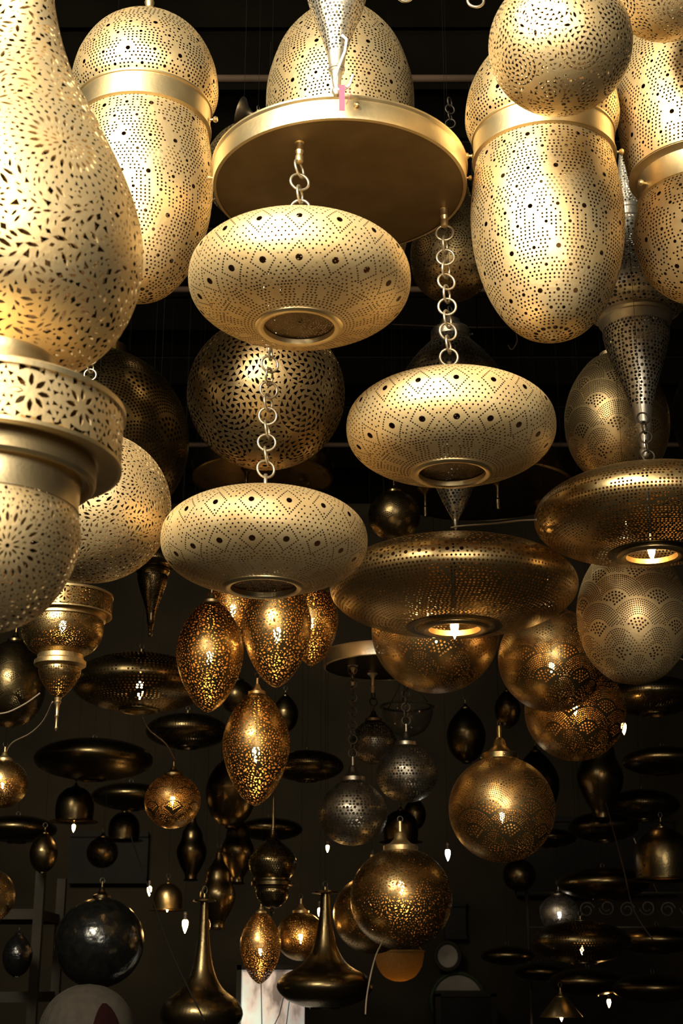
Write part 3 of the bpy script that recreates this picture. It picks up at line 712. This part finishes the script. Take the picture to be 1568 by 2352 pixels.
# the round plate that carries three disc lamps
pc, mpp = at(780, 437, 2.62); PR = 290*mpp
plate = thing('lamp_plate', 'round brass ceiling plate with rolled rim carrying three chained disc lamps', 'lamp', pc, PR)
link('plate_disc', lathe('pd', [(.004, .03), (.5, .03), (.97, .0), (.985, -.003), (.97, -.006), (.5, .015), (.004, .016)], 96), 'dull', plate)
link('plate_rim', lathe('pr', [(.975, -.012), (1.0, -.008), (1.005, .02), (1.0, .15), (1.015, .165), (1.015, .18), (.995, .185), (.985, .16), (.985, .0)], 128), 'brass_plain', plate)
link('plate_top', lathe('pt', [(.99, .16), (.5, .2), (.1, .25), (.004, .26)], 64), 'dull', plate)
for a in (math.radians(-2), math.radians(182), math.radians(-83), math.radians(97)):
    link('rim_knob', m_knob(), 'brass_plain', plate, (math.cos(a)*.998, math.sin(a)*.998, .09), (0, PI/2, a), .05)
hang(plate, pc, PR, .26, .003)
pts3 = [(-.30, -.66), (.845, .285), (-.545, .60)]
discs = [(688, 645, 255, 2.455, 'matte gold disc lamp on the shortest chain right under the plate'),
         (1035, 983, 240, 2.70, 'matte gold disc lamp on the right-hand chain of the plate'),
         (607, 1243, 237, 2.82, 'matte gold disc lamp hanging lowest of the three on the plate chains')]
chl = ['short chain above the highest of the three gold disc lamps', 'long pale chain holding the right-hand gold disc lamp', 'long chain in front of the dark swirl globe down to the lowest gold disc lamp']
for k, (ax, ay) in enumerate(pts3):
    px, py, rr, Y, lab = discs[k]
    link('chain_grip', m_grip(), 'brass_plain', plate, (ax, ay, .015), None, .092)
    g = pc+Vector((ax*PR, ay*PR, -.165*PR)); c0, m_ = at(px, py, g.y); R = rr*m_
    c0.x = g.x*.6+c0.x*.4
    c0.y = g.y
    root = lamp('disc', px, py, rr, g.y, 'matte', lab, wire=False, rz=.2+k, group='disc lamps chained to the round plate')
    tp = root[1]+Vector((0, 0, root[3]*root[2]))
    rodl = .03
    link('hanging_stem', tube('st', [(0, 0, 0), (0, 0, .036)], .0042, 8), 'chain', root[0], (0, 0, root[3]-.02), None, 1/root[2])
    chain(chl[k], g, tp+Vector((0, 0, .028)), .0185)
# hook and pink tag by the silver spire
p, mpp = at(775, 140, 2.248)
hk = thing('wire_hook', 'bent white wire hook dangling beside the silver spire', 'hook', p)
q = lambda x, y: ((x-775)*mpp, 0, (140-y)*mpp/.85)
link('hook_wire', tube('hw', [q(785, 80), q(796, 90), q(792, 118), q(776, 158), q(768, 185), q(774, 204), q(788, 208), q(802, 196), q(810, 172)], .0028, 8), 'white', hk)
tagp, _ = at(785, 196, 2.243)
tg = thing('ribbon_tag', 'pink ribbon tag tied to the wire hook above the round plate', 'ribbon', tagp)
w = mpp; link('ribbon', box('rb', (0, 0, -28*w/.85), (13*w, .001, 58*w/.85)), 'pink', tg)
link('ribbon', tube('rb2', [(4*w, 0, 0), (16*w, 0, -10*w), (20*w, 0, -25*w), (10*w, 0, -50*w)], .0007, 4), 'pink', tg)
# horn cup behind the plate's left
p, mpp = at(560, 258, 3.22)
hn = thing('horn_sconce', 'small dark brass cup with flared rim turned sideways above the half hidden globe', 'lamp', p, 34*mpp, 0)
link('flared_cup', lathe('fc', [(.2, .75), (.24, .5), (.45, .2), (.95, -.15), (1.0, -.3), (.97, -.32), (.4, .12), (.15, .4)], 36), 'dsilver', hn, None, (0, PI/2+.35, 0))
link('cup_arm', tube('ca', [(.7, 0, -.1), (1.3, 0, -.25), (1.7, 0, .1), (1.8, 0, .6)], .09, 8), 'dsilver', hn)
hang(hn, p, 34*mpp, .6)
ch_ = at(1032, 240, 3.55)[0]
# little hook and rings above the pear lantern
c = at(1034, 292, 3.52)[0]; chain('three dark rings on a hook above the pear lantern', c+Vector((0, 0, .095)), c, .014, None, 'iron', .002)
chain('loop of chain hanging from the top edge left of the triangle-cut globe', at(1092, -60, 2.4)[0], at(1092, 14, 2.4)[0], .0165, None, 'chain')
chain('loop of chain at the top edge right of the silver spire', at(930, -50, 2.4)[0], at(930, 0, 2.4)[0], .0165, None, 'chain')

# ================================================================ second row
oni = lamp('onion', 1038, 895, 122, 3.3, 'dsilver', 'dark silver onion lantern behind the right gold disc lamp, its pierced point below it', rz=.2)
lamp('swirl_globe', 611, 905, 181, 3.3, 'bronze', 'antique bronze globe lantern with swirl cutouts behind the long chain', rz=.1, variant=1)
r_, p_, R_, t_ = lamp('scale_globe', 213, 1012, 220, 3.25, 'dark', 'big dark bronze globe lantern in shade, left of the bronze swirl globe', rz=.3)
lamp('sun_globe', 212, 1165, 180, 2.85, 'brass', 'gold globe lantern with a small sunburst rosette beside the big flower drum', rz=0, upto=ac[1].z-3.2*ac[2])
lamp('drum', 147, 1385, 110, 3.5, 'antique', 'small bronze drum lantern with pointed finial under the rosette globe', bulb=1, rz=.2, variant=1, bz=-.45, bs=.24, sz=.95)
lamp('teardrop', 352, 1290, 56, 3.7, 'dark', 'dark pointed spire between the rosette globe and lowest gold disc lamp', rz=.2)
lamp('scale_egg', 1416, 968, 119, 3.6, 'bronze', 'antique brass egg lantern behind the tip of the silver teardrop lantern', rz=.2)
lamp('scale_egg', 1645, 955, 100, 3.9, 'dark', 'edge of a dark egg lantern at the right border beside the antique egg', rz=.2)
chain('thin dark chain beside the silver teardrop tip', at(1475, 950, 2.97)[0], at(1490, 1058, 2.97)[0], .0135, None, 'iron', .0022)
chain('double ring chain in front of the cap of the big dark globe', at(208, 780, 3.0)[0], at(207, 870, 3.0)[0], .0135, None, 'chain', .0018)
lamp('flat_disc', 1041, 1350, 284, 3.3, 'warm', 'very wide antique brass disc lamp with lit bulb in its bottom opening', bulb=1, rz=.2, bz=-.30, bs=.115, upto=oni[1].z-2.8*oni[2])
lamp('scallop_disc', 1490, 1187, 262, 3.0, 'warm', 'wide brass disc lamp with scalloped dot bands cut off by the right edge', bulb=1, rz=.4, bz=-.28, bs=.115)
def plate_thing(px, py, rpx, Y, mt, label, grips):
    c, m_ = at(px, py, Y); R = rpx*m_; t = thing('lamp_plate', label, 'lamp', c, R)
    link('plate_disc', lathe('pd', [(.004, .02), (.9, .02), (.98, .0), (.9, .005), (.004, .01)], 64), 'dark', t)
    link('plate_rim', lathe('pr', [(.97, -.01), (1, 0), (1.0, .2), (1.015, .22), (.98, .22), (.97, .02)], 80), mt, t)
    for gx, gy in grips:
        g = link('chain_grip', cm('bellgrip', lambda: lathe('bg', [(.004, 0), (.5, 0), (.52, -.06), (.3, -.25), (.16, -.5), (.12, -1.2), (.2, -1.3), (.16, -1.9), (.004, -1.9)], 16)), mt, t, (gx, gy, .01), None, .17)
    hang(t, c, R, .2, .002); OCC.append((c.x, c.y, c.z, R, c.z, c.z+.2*R, True)); return c, R
plate_thing(603, 1100, 162, 3.75, 'dark', 'dark bronze ceiling plate under the bronze swirl globe', [(-.2, -.4), (.6, .2)])
plate_thing(1108, 1130, 215, 3.95, 'dark', 'dark bronze ceiling plate with three bell holders behind the wide disc lamp', [(-.62, -.1), (.12, -.35), (.66, .35)])
pl3, R = plate_thing(885, 1533, 142, 4.45, 'silver', 'silver ceiling plate with bright rim above the three dark onion lanterns', [(-.53, -.1), (-.2, .5), (.35, -.3)])
for (px, py, rr, Y, lab, cx) in ((810, 1865, 80, 4.35, 'nearest and lowest of the three small dark silver onion lanterns', 811), (858, 1704, 54, 4.75, 'smallest and farthest of the three dark silver onion lanterns', 857), (934, 1775, 71, 4.5, 'right-hand one of the three small dark silver onion lanterns', 935)):
    q = lamp('small_onion', px, py, rr, Y, 'dsilver', lab, wire=False, rz=px*.1)
    tp = q[1]+Vector((0, 0, q[3]*q[2])); tp2 = Vector((tp.x, tp.y, pl3.z-.02))
    if tp2.z > tp.z+.03: chain('thin chain of the %s dark onion lantern' % ('lowest' if rr == 80 else 'smallest' if rr == 54 else 'right-hand'), tp2, tp, .0135, None, 'iron', .0017)

lamp('plain_globe', 905, 1185, 60, 3.6, 'dark', 'small dark globe lantern left of the onion lantern tip', rz=1)
lamp('scale_globe', 1000, 1448, 147, 3.98, 'warm', 'amber-lit brass globe lantern directly under the very wide disc lamp', bulb=1, rz=.4, bz=-.05, bs=.16)
lamp('scale_globe', 1266, 1515, 122, 3.8, 'warm', 'amber-lit brass globe lantern with fish-scale dots between the wide disc and silver egg', bulb=1, rz=.1, bz=-.1, bs=.18)
lamp('scale_globe', 1320, 1634, 115, 4.1, 'warm', 'brass fish-scale globe lantern tucked below the amber-lit one, bare bulb at its right', bulb=1, rz=.5, bz=.1, bs=.18)
lamp('scale_egg', 1452, 1412, 127, 3.4, 'brass', 'bright pale brass egg lantern with fish-scale dots under the scalloped disc lamp', rz=.28)
lamp('scale_globe', 1152, 1858, 122, 3.9, 'warm', 'single brass globe lantern with conical cap hanging clear at lower right', bulb=1, rz=.45, bz=-.1, bs=.15, mats={'top_cap': 'antique'})
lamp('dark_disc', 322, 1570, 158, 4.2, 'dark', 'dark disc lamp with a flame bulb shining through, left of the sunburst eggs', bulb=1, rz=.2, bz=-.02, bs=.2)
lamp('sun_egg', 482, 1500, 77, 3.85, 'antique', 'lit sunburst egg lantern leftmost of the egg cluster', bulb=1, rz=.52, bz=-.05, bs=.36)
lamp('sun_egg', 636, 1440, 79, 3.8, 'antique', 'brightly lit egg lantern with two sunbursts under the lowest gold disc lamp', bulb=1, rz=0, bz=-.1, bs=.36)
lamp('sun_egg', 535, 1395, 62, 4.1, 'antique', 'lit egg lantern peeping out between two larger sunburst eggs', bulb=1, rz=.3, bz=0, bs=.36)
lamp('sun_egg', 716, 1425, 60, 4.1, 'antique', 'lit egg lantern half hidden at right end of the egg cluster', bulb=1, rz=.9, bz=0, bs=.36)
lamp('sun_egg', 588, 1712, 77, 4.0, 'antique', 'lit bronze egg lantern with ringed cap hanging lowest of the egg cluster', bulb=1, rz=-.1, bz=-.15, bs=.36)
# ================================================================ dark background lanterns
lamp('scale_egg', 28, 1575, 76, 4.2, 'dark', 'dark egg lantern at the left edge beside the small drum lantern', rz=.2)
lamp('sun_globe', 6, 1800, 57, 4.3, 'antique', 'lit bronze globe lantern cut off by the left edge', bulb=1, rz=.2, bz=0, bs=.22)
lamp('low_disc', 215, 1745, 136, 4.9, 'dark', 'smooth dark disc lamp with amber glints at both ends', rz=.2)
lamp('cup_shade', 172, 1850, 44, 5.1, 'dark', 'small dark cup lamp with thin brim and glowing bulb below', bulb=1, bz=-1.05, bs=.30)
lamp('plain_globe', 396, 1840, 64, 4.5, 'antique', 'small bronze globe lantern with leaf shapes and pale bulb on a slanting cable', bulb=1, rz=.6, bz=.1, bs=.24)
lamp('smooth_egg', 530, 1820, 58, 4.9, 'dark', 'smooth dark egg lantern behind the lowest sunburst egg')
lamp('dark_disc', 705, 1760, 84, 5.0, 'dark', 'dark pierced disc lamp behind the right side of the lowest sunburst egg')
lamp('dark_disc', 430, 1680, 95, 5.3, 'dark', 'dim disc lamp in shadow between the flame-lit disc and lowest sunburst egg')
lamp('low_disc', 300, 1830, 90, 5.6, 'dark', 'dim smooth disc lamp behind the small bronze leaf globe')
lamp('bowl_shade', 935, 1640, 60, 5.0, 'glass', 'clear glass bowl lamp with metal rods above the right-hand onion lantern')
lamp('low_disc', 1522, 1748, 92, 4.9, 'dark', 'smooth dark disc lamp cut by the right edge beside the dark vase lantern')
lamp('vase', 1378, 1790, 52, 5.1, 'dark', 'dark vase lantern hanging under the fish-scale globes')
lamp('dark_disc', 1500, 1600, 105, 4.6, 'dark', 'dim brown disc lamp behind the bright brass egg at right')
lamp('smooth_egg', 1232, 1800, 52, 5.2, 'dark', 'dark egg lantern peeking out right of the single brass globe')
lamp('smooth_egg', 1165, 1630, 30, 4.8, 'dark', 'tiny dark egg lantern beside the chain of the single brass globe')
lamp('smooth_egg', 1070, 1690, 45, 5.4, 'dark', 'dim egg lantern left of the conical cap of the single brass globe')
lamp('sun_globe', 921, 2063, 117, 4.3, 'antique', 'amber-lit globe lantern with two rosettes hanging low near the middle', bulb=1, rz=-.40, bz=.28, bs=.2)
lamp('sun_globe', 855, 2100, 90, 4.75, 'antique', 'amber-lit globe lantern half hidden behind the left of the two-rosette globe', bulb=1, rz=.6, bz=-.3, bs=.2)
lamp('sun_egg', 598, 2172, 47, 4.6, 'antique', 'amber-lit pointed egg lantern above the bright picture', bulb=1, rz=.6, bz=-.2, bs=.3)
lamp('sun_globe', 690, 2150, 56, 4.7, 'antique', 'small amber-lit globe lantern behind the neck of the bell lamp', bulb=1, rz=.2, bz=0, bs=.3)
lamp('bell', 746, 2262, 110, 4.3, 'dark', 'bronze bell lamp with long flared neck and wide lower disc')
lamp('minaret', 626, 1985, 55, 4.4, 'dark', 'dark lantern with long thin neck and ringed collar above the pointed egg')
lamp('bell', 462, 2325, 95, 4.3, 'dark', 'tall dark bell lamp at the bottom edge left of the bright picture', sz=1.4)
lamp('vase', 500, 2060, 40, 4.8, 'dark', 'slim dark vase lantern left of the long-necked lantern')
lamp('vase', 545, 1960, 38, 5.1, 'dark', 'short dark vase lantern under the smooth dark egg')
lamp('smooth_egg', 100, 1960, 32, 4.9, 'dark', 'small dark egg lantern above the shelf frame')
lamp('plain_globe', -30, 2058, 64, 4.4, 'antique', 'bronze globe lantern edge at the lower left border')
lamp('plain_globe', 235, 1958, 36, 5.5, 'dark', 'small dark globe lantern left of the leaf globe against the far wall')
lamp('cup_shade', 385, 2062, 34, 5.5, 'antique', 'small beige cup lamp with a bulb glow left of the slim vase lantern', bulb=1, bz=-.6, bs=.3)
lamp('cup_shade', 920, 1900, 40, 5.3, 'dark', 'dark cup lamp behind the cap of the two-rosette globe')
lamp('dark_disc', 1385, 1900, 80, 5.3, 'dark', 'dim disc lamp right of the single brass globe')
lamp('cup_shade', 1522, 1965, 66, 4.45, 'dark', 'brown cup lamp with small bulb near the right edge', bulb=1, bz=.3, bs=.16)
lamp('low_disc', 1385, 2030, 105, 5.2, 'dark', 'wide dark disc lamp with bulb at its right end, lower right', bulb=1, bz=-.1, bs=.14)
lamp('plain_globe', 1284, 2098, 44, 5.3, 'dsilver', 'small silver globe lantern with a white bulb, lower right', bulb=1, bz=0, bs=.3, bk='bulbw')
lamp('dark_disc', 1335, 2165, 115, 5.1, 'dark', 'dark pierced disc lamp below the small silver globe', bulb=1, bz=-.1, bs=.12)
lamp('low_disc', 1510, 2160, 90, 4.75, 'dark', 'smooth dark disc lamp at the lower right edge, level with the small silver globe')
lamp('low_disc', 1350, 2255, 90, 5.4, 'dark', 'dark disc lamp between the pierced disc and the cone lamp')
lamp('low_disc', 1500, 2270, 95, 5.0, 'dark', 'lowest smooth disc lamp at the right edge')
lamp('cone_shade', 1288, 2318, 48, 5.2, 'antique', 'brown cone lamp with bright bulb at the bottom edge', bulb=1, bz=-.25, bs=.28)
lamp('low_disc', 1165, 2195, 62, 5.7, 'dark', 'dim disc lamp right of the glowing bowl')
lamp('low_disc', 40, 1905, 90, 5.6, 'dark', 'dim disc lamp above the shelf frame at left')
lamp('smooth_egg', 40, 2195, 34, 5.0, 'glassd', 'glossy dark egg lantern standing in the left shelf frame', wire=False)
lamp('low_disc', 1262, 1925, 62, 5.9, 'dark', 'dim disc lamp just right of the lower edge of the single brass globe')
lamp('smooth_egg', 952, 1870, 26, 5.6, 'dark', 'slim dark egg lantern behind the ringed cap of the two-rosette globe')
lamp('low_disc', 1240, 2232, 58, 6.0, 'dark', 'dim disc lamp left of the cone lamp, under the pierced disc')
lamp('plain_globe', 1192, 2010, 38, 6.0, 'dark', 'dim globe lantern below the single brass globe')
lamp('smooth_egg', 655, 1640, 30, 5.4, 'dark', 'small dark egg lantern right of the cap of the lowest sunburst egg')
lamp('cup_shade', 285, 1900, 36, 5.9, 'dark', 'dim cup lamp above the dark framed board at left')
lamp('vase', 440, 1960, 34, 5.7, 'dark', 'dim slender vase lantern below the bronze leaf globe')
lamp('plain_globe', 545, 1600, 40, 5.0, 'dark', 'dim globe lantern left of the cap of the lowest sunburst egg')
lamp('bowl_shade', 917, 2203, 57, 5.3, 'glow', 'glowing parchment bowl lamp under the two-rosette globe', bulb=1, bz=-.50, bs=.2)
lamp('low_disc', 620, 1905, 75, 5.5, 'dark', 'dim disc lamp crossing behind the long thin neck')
lamp('dark_disc', 1475, 1850, 85, 5.6, 'dark', 'dim pierced disc lamp above the brown cup lamp at right')
g_ = thing('glass_float', 'large dark glossy glass globe in the lower left', 'globe', at(228, 2165, 4.6)[0], 102*at(228, 2165, 4.6)[1])
link('glass_ball', lathe('gb', trunc(ell(.98, .98, n=13), 2, -2), 56, True), 'glassd', g_)
link('top_cap', lathe('gc', cap_cone(.2, .96), 24), 'dark', g_); hang(g_, at(228, 2165, 4.6)[0], 102*at(228, 2165, 4.6)[1], 1.3)
def bare(px, py, sz, Y, label, kind='bulb'):
    p, m_ = at(px, py, Y); sz *= .75
    for k in range(40):
        dy = .03*((k+1)//2)*(1 if k % 2 else -1); p2, m2 = at(px, py, Y+dy)
        if free(p2, sz*m2*.4, -sz*m2, sz*m2*1.5): p, m_ = p2, m2; break
    t = thing('bare_bulb', label, 'bulb', p, sz*m_)
    link('glass_bulb', m_bulb(), kind, t, (0, 0, .3), (PI, 0, 0)); link('socket', m_socket(), 'iron', t, (0, 0, .8), (PI, 0, 0)); hang(t, p, sz*m_, 1.3, hook=False)
bare(1432, 1672, 26, 4.6, 'bare warm bulb right of the lower fish-scale globe')
bare(1028, 1962, 26, 4.9, 'bare white bulb left of the single brass globe', 'bulbw')
bare(343, 2045, 22, 5.2, 'bare warm bulb on a black cable over the dark glass globe')
bare(425, 2125, 30, 5.0, 'bare warm bulb left of the slim vase lantern')
bare(735, 2096, 26, 4.8, 'bare warm bulb beside the neck of the bronze bell lamp')
bare(752, 1948, 16, 5.0, 'small bare bulb above the bell lamp neck')
bare(1398, 2303, 18, 5.2, 'small bare bulb near the bottom edge right of the cone lamp')

# cables and hooks
cable('pale cable curving in front of the left edge egg lantern', [(-10, 1640, 4.0), (20, 1635, 4.0), (60, 1615, 4.0), (92, 1592, 4.0)])
cable('slack cable running from the drum lantern finial down to the left edge globe', [(121, 1612, 3.62), (100, 1655, 3.8), (70, 1684, 4.0), (30, 1705, 4.2), (14, 1728, 4.3)])
cable('cable slanting from the flame-lit disc lamp to the bronze leaf globe', [(327, 1648, 4.3), (342, 1676, 4.35), (380, 1708, 4.4), (402, 1745, 4.5)])
cable('twisted pale wire from the onion lantern tip to the scalloped disc lamp', [(1036, 1212, 3.25), (1060, 1208, 3.2), (1130, 1203, 3.1), (1190, 1196, 3.0), (1232, 1194, 2.95)])
cable('pale cable hanging beside the bronze bell lamp', [(880, 2160, 4.22), (864, 2192, 4.08), (852, 2235, 4.0), (842, 2290, 4.0), (839, 2330, 4.0)])
cable('long black cable slanting over the dark glass globe', [(300, 1920, 4.4), (345, 2050, 4.4), (395, 2190, 4.2), (470, 2345, 4.0)], 'wire')
cable('thin cable slanting down behind the lower right disc lamps', [(1390, 1842, 5.0), (1398, 1870, 4.85), (1430, 1990, 4.6), (1455, 2090, 4.6), (1500, 2160, 4.6)], 'pipe')
cable('orange-tinted cable beside the brown cup lamp', [(1455, 1925, 4.6), (1480, 1985, 4.6), (1510, 2050, 4.6)], 'cable', .002)
cable('thin horizontal wire in the dark behind the right gold disc lamp', [(900, 745, 4.4), (1100, 752, 4.4), (1330, 748, 4.4)], 'pipe', .0018)
cable('pale cable leaving the bright brass egg toward the right edge', [(1530, 1500, 3.6), (1550, 1508, 3.6), (1580, 1520, 3.6)])
cable('small dark empty hook under the right acorn lantern', [(1166, 700, 3.8), (1186, 770, 3.8), (1184, 792, 3.8), (1174, 803, 3.8), (1166, 792, 3.8)], 'pipe', .002, 'empty_hook', 'hook')

# ================================================================ furniture and wall pieces at the back
p, m_ = at(40, 2352, 5.2)
sh = thing('display_shelf', 'grey metal display shelf frame at the lower left', 'shelf', Vector((p.x, 5.2, 0)), 1)
tp = at(95, 2000, 5.2)[0]; x1 = tp.x-p.x; zt = tp.z
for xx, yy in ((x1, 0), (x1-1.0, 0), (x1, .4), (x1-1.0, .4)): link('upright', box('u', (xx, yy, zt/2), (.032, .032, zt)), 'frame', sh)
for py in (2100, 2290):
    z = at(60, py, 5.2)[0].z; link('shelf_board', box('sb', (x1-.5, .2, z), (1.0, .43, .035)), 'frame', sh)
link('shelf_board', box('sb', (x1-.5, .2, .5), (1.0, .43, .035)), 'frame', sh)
# white cloth dome
p, m_ = at(200, 2352, 4.2); r0 = 112*m_
wd_ = thing('cloth_dome_lampshade', 'white cloth dome lampshade with dark red panel at the bottom edge', 'lampshade', Vector((p.x, p.y, p.z)), r0)
dome = [(.02, .78), (.35, .72), (.7, .50), (.92, .15), (1.0, -.3), (1.02, -.7)]
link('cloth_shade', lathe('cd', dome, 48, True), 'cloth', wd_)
r, z, *_ = curve(dome, 40)
V = []; F = []
for i in range(12):
    for j in range(13):
        th = -PI/2+.58+(j-6)*.062*math.sqrt(max(.02, 1-(1-i/11)**2)); k = 17+i*2; V.append((r[k]*1.02*math.cos(th), r[k]*1.02*math.sin(th), z[k]+.01))
        if i and j: a = i*13+j; F.append((a-14, a-13, a, a-1))
me = bpy.data.meshes.new('red'); me.from_pydata(V, [], F); me.materials.append(None); link('red_panel', me, 'red', wd_)
for j in range(4):
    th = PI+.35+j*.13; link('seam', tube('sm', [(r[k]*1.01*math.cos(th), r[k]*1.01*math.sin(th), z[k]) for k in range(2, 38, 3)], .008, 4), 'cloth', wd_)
link('shade_stand', lathe('ss', [(.1, .7), (.1, -1.2), (.12, -p.z/r0*.98), (.6, -p.z/r0*.99), (.62, -p.z/r0), (.004, -p.z/r0)], 20), 'iron', wd_)

# the bright leaning picture
def picture_mat():
    m = bpy.data.materials.new('winter_trees_print'); m.use_nodes = True; n, l = nodes(m); b = n['Principled BSDF']; b.inputs['Roughness'].default_value = .5
    tc = n.new('ShaderNodeTexCoord'); mp = n.new('ShaderNodeMapping'); mp.inputs['Scale'].default_value = (1, 1, .45); l.new(tc.outputs['Object'], mp.inputs[0])
    nz = n.new('ShaderNodeTexNoise'); nz.inputs['Scale'].default_value = 14; nz.inputs['Detail'].default_value = 6; l.new(mp.outputs[0], nz.inputs[0])
    cr = n.new('ShaderNodeValToRGB'); e = cr.color_ramp.elements; e[0].position = .38; e[0].color = (.14, .10, .08, 1); e[1].position = .5; e[1].color = (.62, .50, .42, 1)
    q = e.new(.62); q.color = (.60, .68, .60, 1); l.new(nz.outputs[0], cr.inputs[0]); l.new(cr.outputs[0], b.inputs['Base Color'])
    b.inputs['Emission Strength'].default_value = .55; l.new(cr.outputs[0], b.inputs['Emission Color']); return m  # brightness put into the print as emission, no lamp behind it
M['print'] = picture_mat()
a, m_ = at(550, 2222, 5.0); b_, _ = at(705, 2352, 5.0); wq = b_.x-a.x; zb = .55
pic = thing('glowing_picture', 'bright glowing picture of bare trees at the bottom edge', 'picture', Vector(((a.x+b_.x)/2, 5.0, zb)), 1)
hq = a.z-zb; link('picture_panel', box('pp', (0, 0, hq/2), (wq, .02, hq)), 'print', pic)
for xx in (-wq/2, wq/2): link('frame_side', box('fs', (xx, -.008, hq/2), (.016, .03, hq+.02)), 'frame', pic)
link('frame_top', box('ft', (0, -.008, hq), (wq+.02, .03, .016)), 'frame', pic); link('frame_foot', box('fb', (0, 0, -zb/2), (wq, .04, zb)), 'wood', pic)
for k, pts in enumerate(([(.32, .98), (.36, .6), (.30, .3), (.42, .0)], [(.36, .62), (.6, .8), (.72, .98)], [(.36, .45), (.12, .2), (.02, .0)], [(.75, .9), (.62, .5), (.66, .1)], [(.62, .5), (.9, .7)])):
    link('branch_silhouette', tube('br', [(-wq/2+u*wq, -.012, hq*.42+v*hq*.56) for u, v in pts], .0016, 5), 'wood', pic)
# wall pieces
def wall_ring(px, py, rx, ry, Y, label, mt, face, name='oval_mirror', cat='mirror'):
    p, m_ = at(px, py, Y); t = thing(name, label, cat, p)
    pts = [(rx*m_*math.cos(a), 0, ry*m_*math.sin(a)) for a in np.linspace(0, 2*PI, 40, endpoint=False)]
    link('frame_ring', tube('fr', pts, .012, 8, True), mt, t)
    V = [(0, .004, 0)]+pts; me = bpy.data.meshes.new('face'); me.from_pydata([tuple(v) for v in V], [], [(0, i+1, (i+1) % 40+1) for i in range(40)]); me.materials.append(None)
    link('face', me, face, t); 
    link('wall_bracket', box('wbk', (0, (YB-Y)/2+.01, 0), (.03, YB-Y, .03)), 'wood', t)
wall_ring(1028, 2196, 28, 30, 8.05, 'small oval dark mirror on the far wall right of the glowing bowl', 'frame', 'iron')
wall_ring(1052, 2300, 62, 62, 8.12, 'green-rimmed round mirror low on the far wall', 'ring', 'iron', 'round_mirror')
p, m_ = at(1070, 2318, 7.6)
bx = thing('wooden_crate', 'dark wooden crate front at bottom edge right of centre', 'crate', Vector((p.x, 7.6, 0)))
w_, zt = 64*m_, at(1070, 2282, 7.6)[0].z
link('crate_box', box('cb', (0, .2, zt/2), (2*w_, .4, zt)), 'wood', bx)
for s_ in (-1, 1): link('crate_edge', box('e', (s_*w_, -.005, zt/2), (.03, .03, zt)), 'frame', bx)
link('crate_edge', box('e', (0, -.005, zt), (2*w_+.03, .03, .03)), 'frame', bx)
# dark panels and openings on the back wall
for k, (x0, y0, x1_, y1, lab) in enumerate(((160, 1915, 335, 2022, 'dark framed board on the far wall at left'), (1020, 2075, 1072, 2150, 'small dark framed board on the far wall near middle'), (1180, 1880, 1560, 2050, 'wide dark board high on the far wall at right'))):
    a, b_ = at(x0, y0, 8.1)[0], at(x1_, y1, 8.1)[0]; c = (a+b_)/2; t = thing('wall_board', lab, 'board', Vector((c.x, 8.16, c.z)))
    link('board_face', box('bf', (0, 0, 0), (b_.x-a.x, .05, a.z-b_.z)), 'wood', t)
    for s_ in (-1, 1): link('board_frame', box('bf2', (0, -.02, s_*(a.z-b_.z)/2), (b_.x-a.x, .05, .03)), 'wood', t)
# wrought iron scroll rail at the lower right
p, m_ = at(1440, 2090, 6.2); rl = thing('iron_scroll_rail', 'black wrought iron scroll rail against the pale wall, lower right', 'rail', p)
for x in range(-4, 5):
    cx = x*.085
    sp = [(cx+.034*math.cos(a)*(1-a/14), 0, .034*math.sin(a)*(1-a/14)) for a in np.linspace(0, 9, 24)]
    link('scroll', tube('sc', sp, .004, 5), 'iron', rl, (0, 0, .01*(x % 2)), (0, PI*(x % 2), 0))
for z in (-.07, .07): link('rail_bar', tube('rb', [(-.42, 0, z), (.42, 0, z)], .005, 6), 'iron', rl)
link('rail_post', tube('rp', [(.42, 0, .12), (.42, 0, -p.z)], .008, 6), 'iron', rl); link('rail_post', tube('rp', [(-.42, 0, .12), (-.42, 0, -p.z)], .008, 6), 'iron', rl)
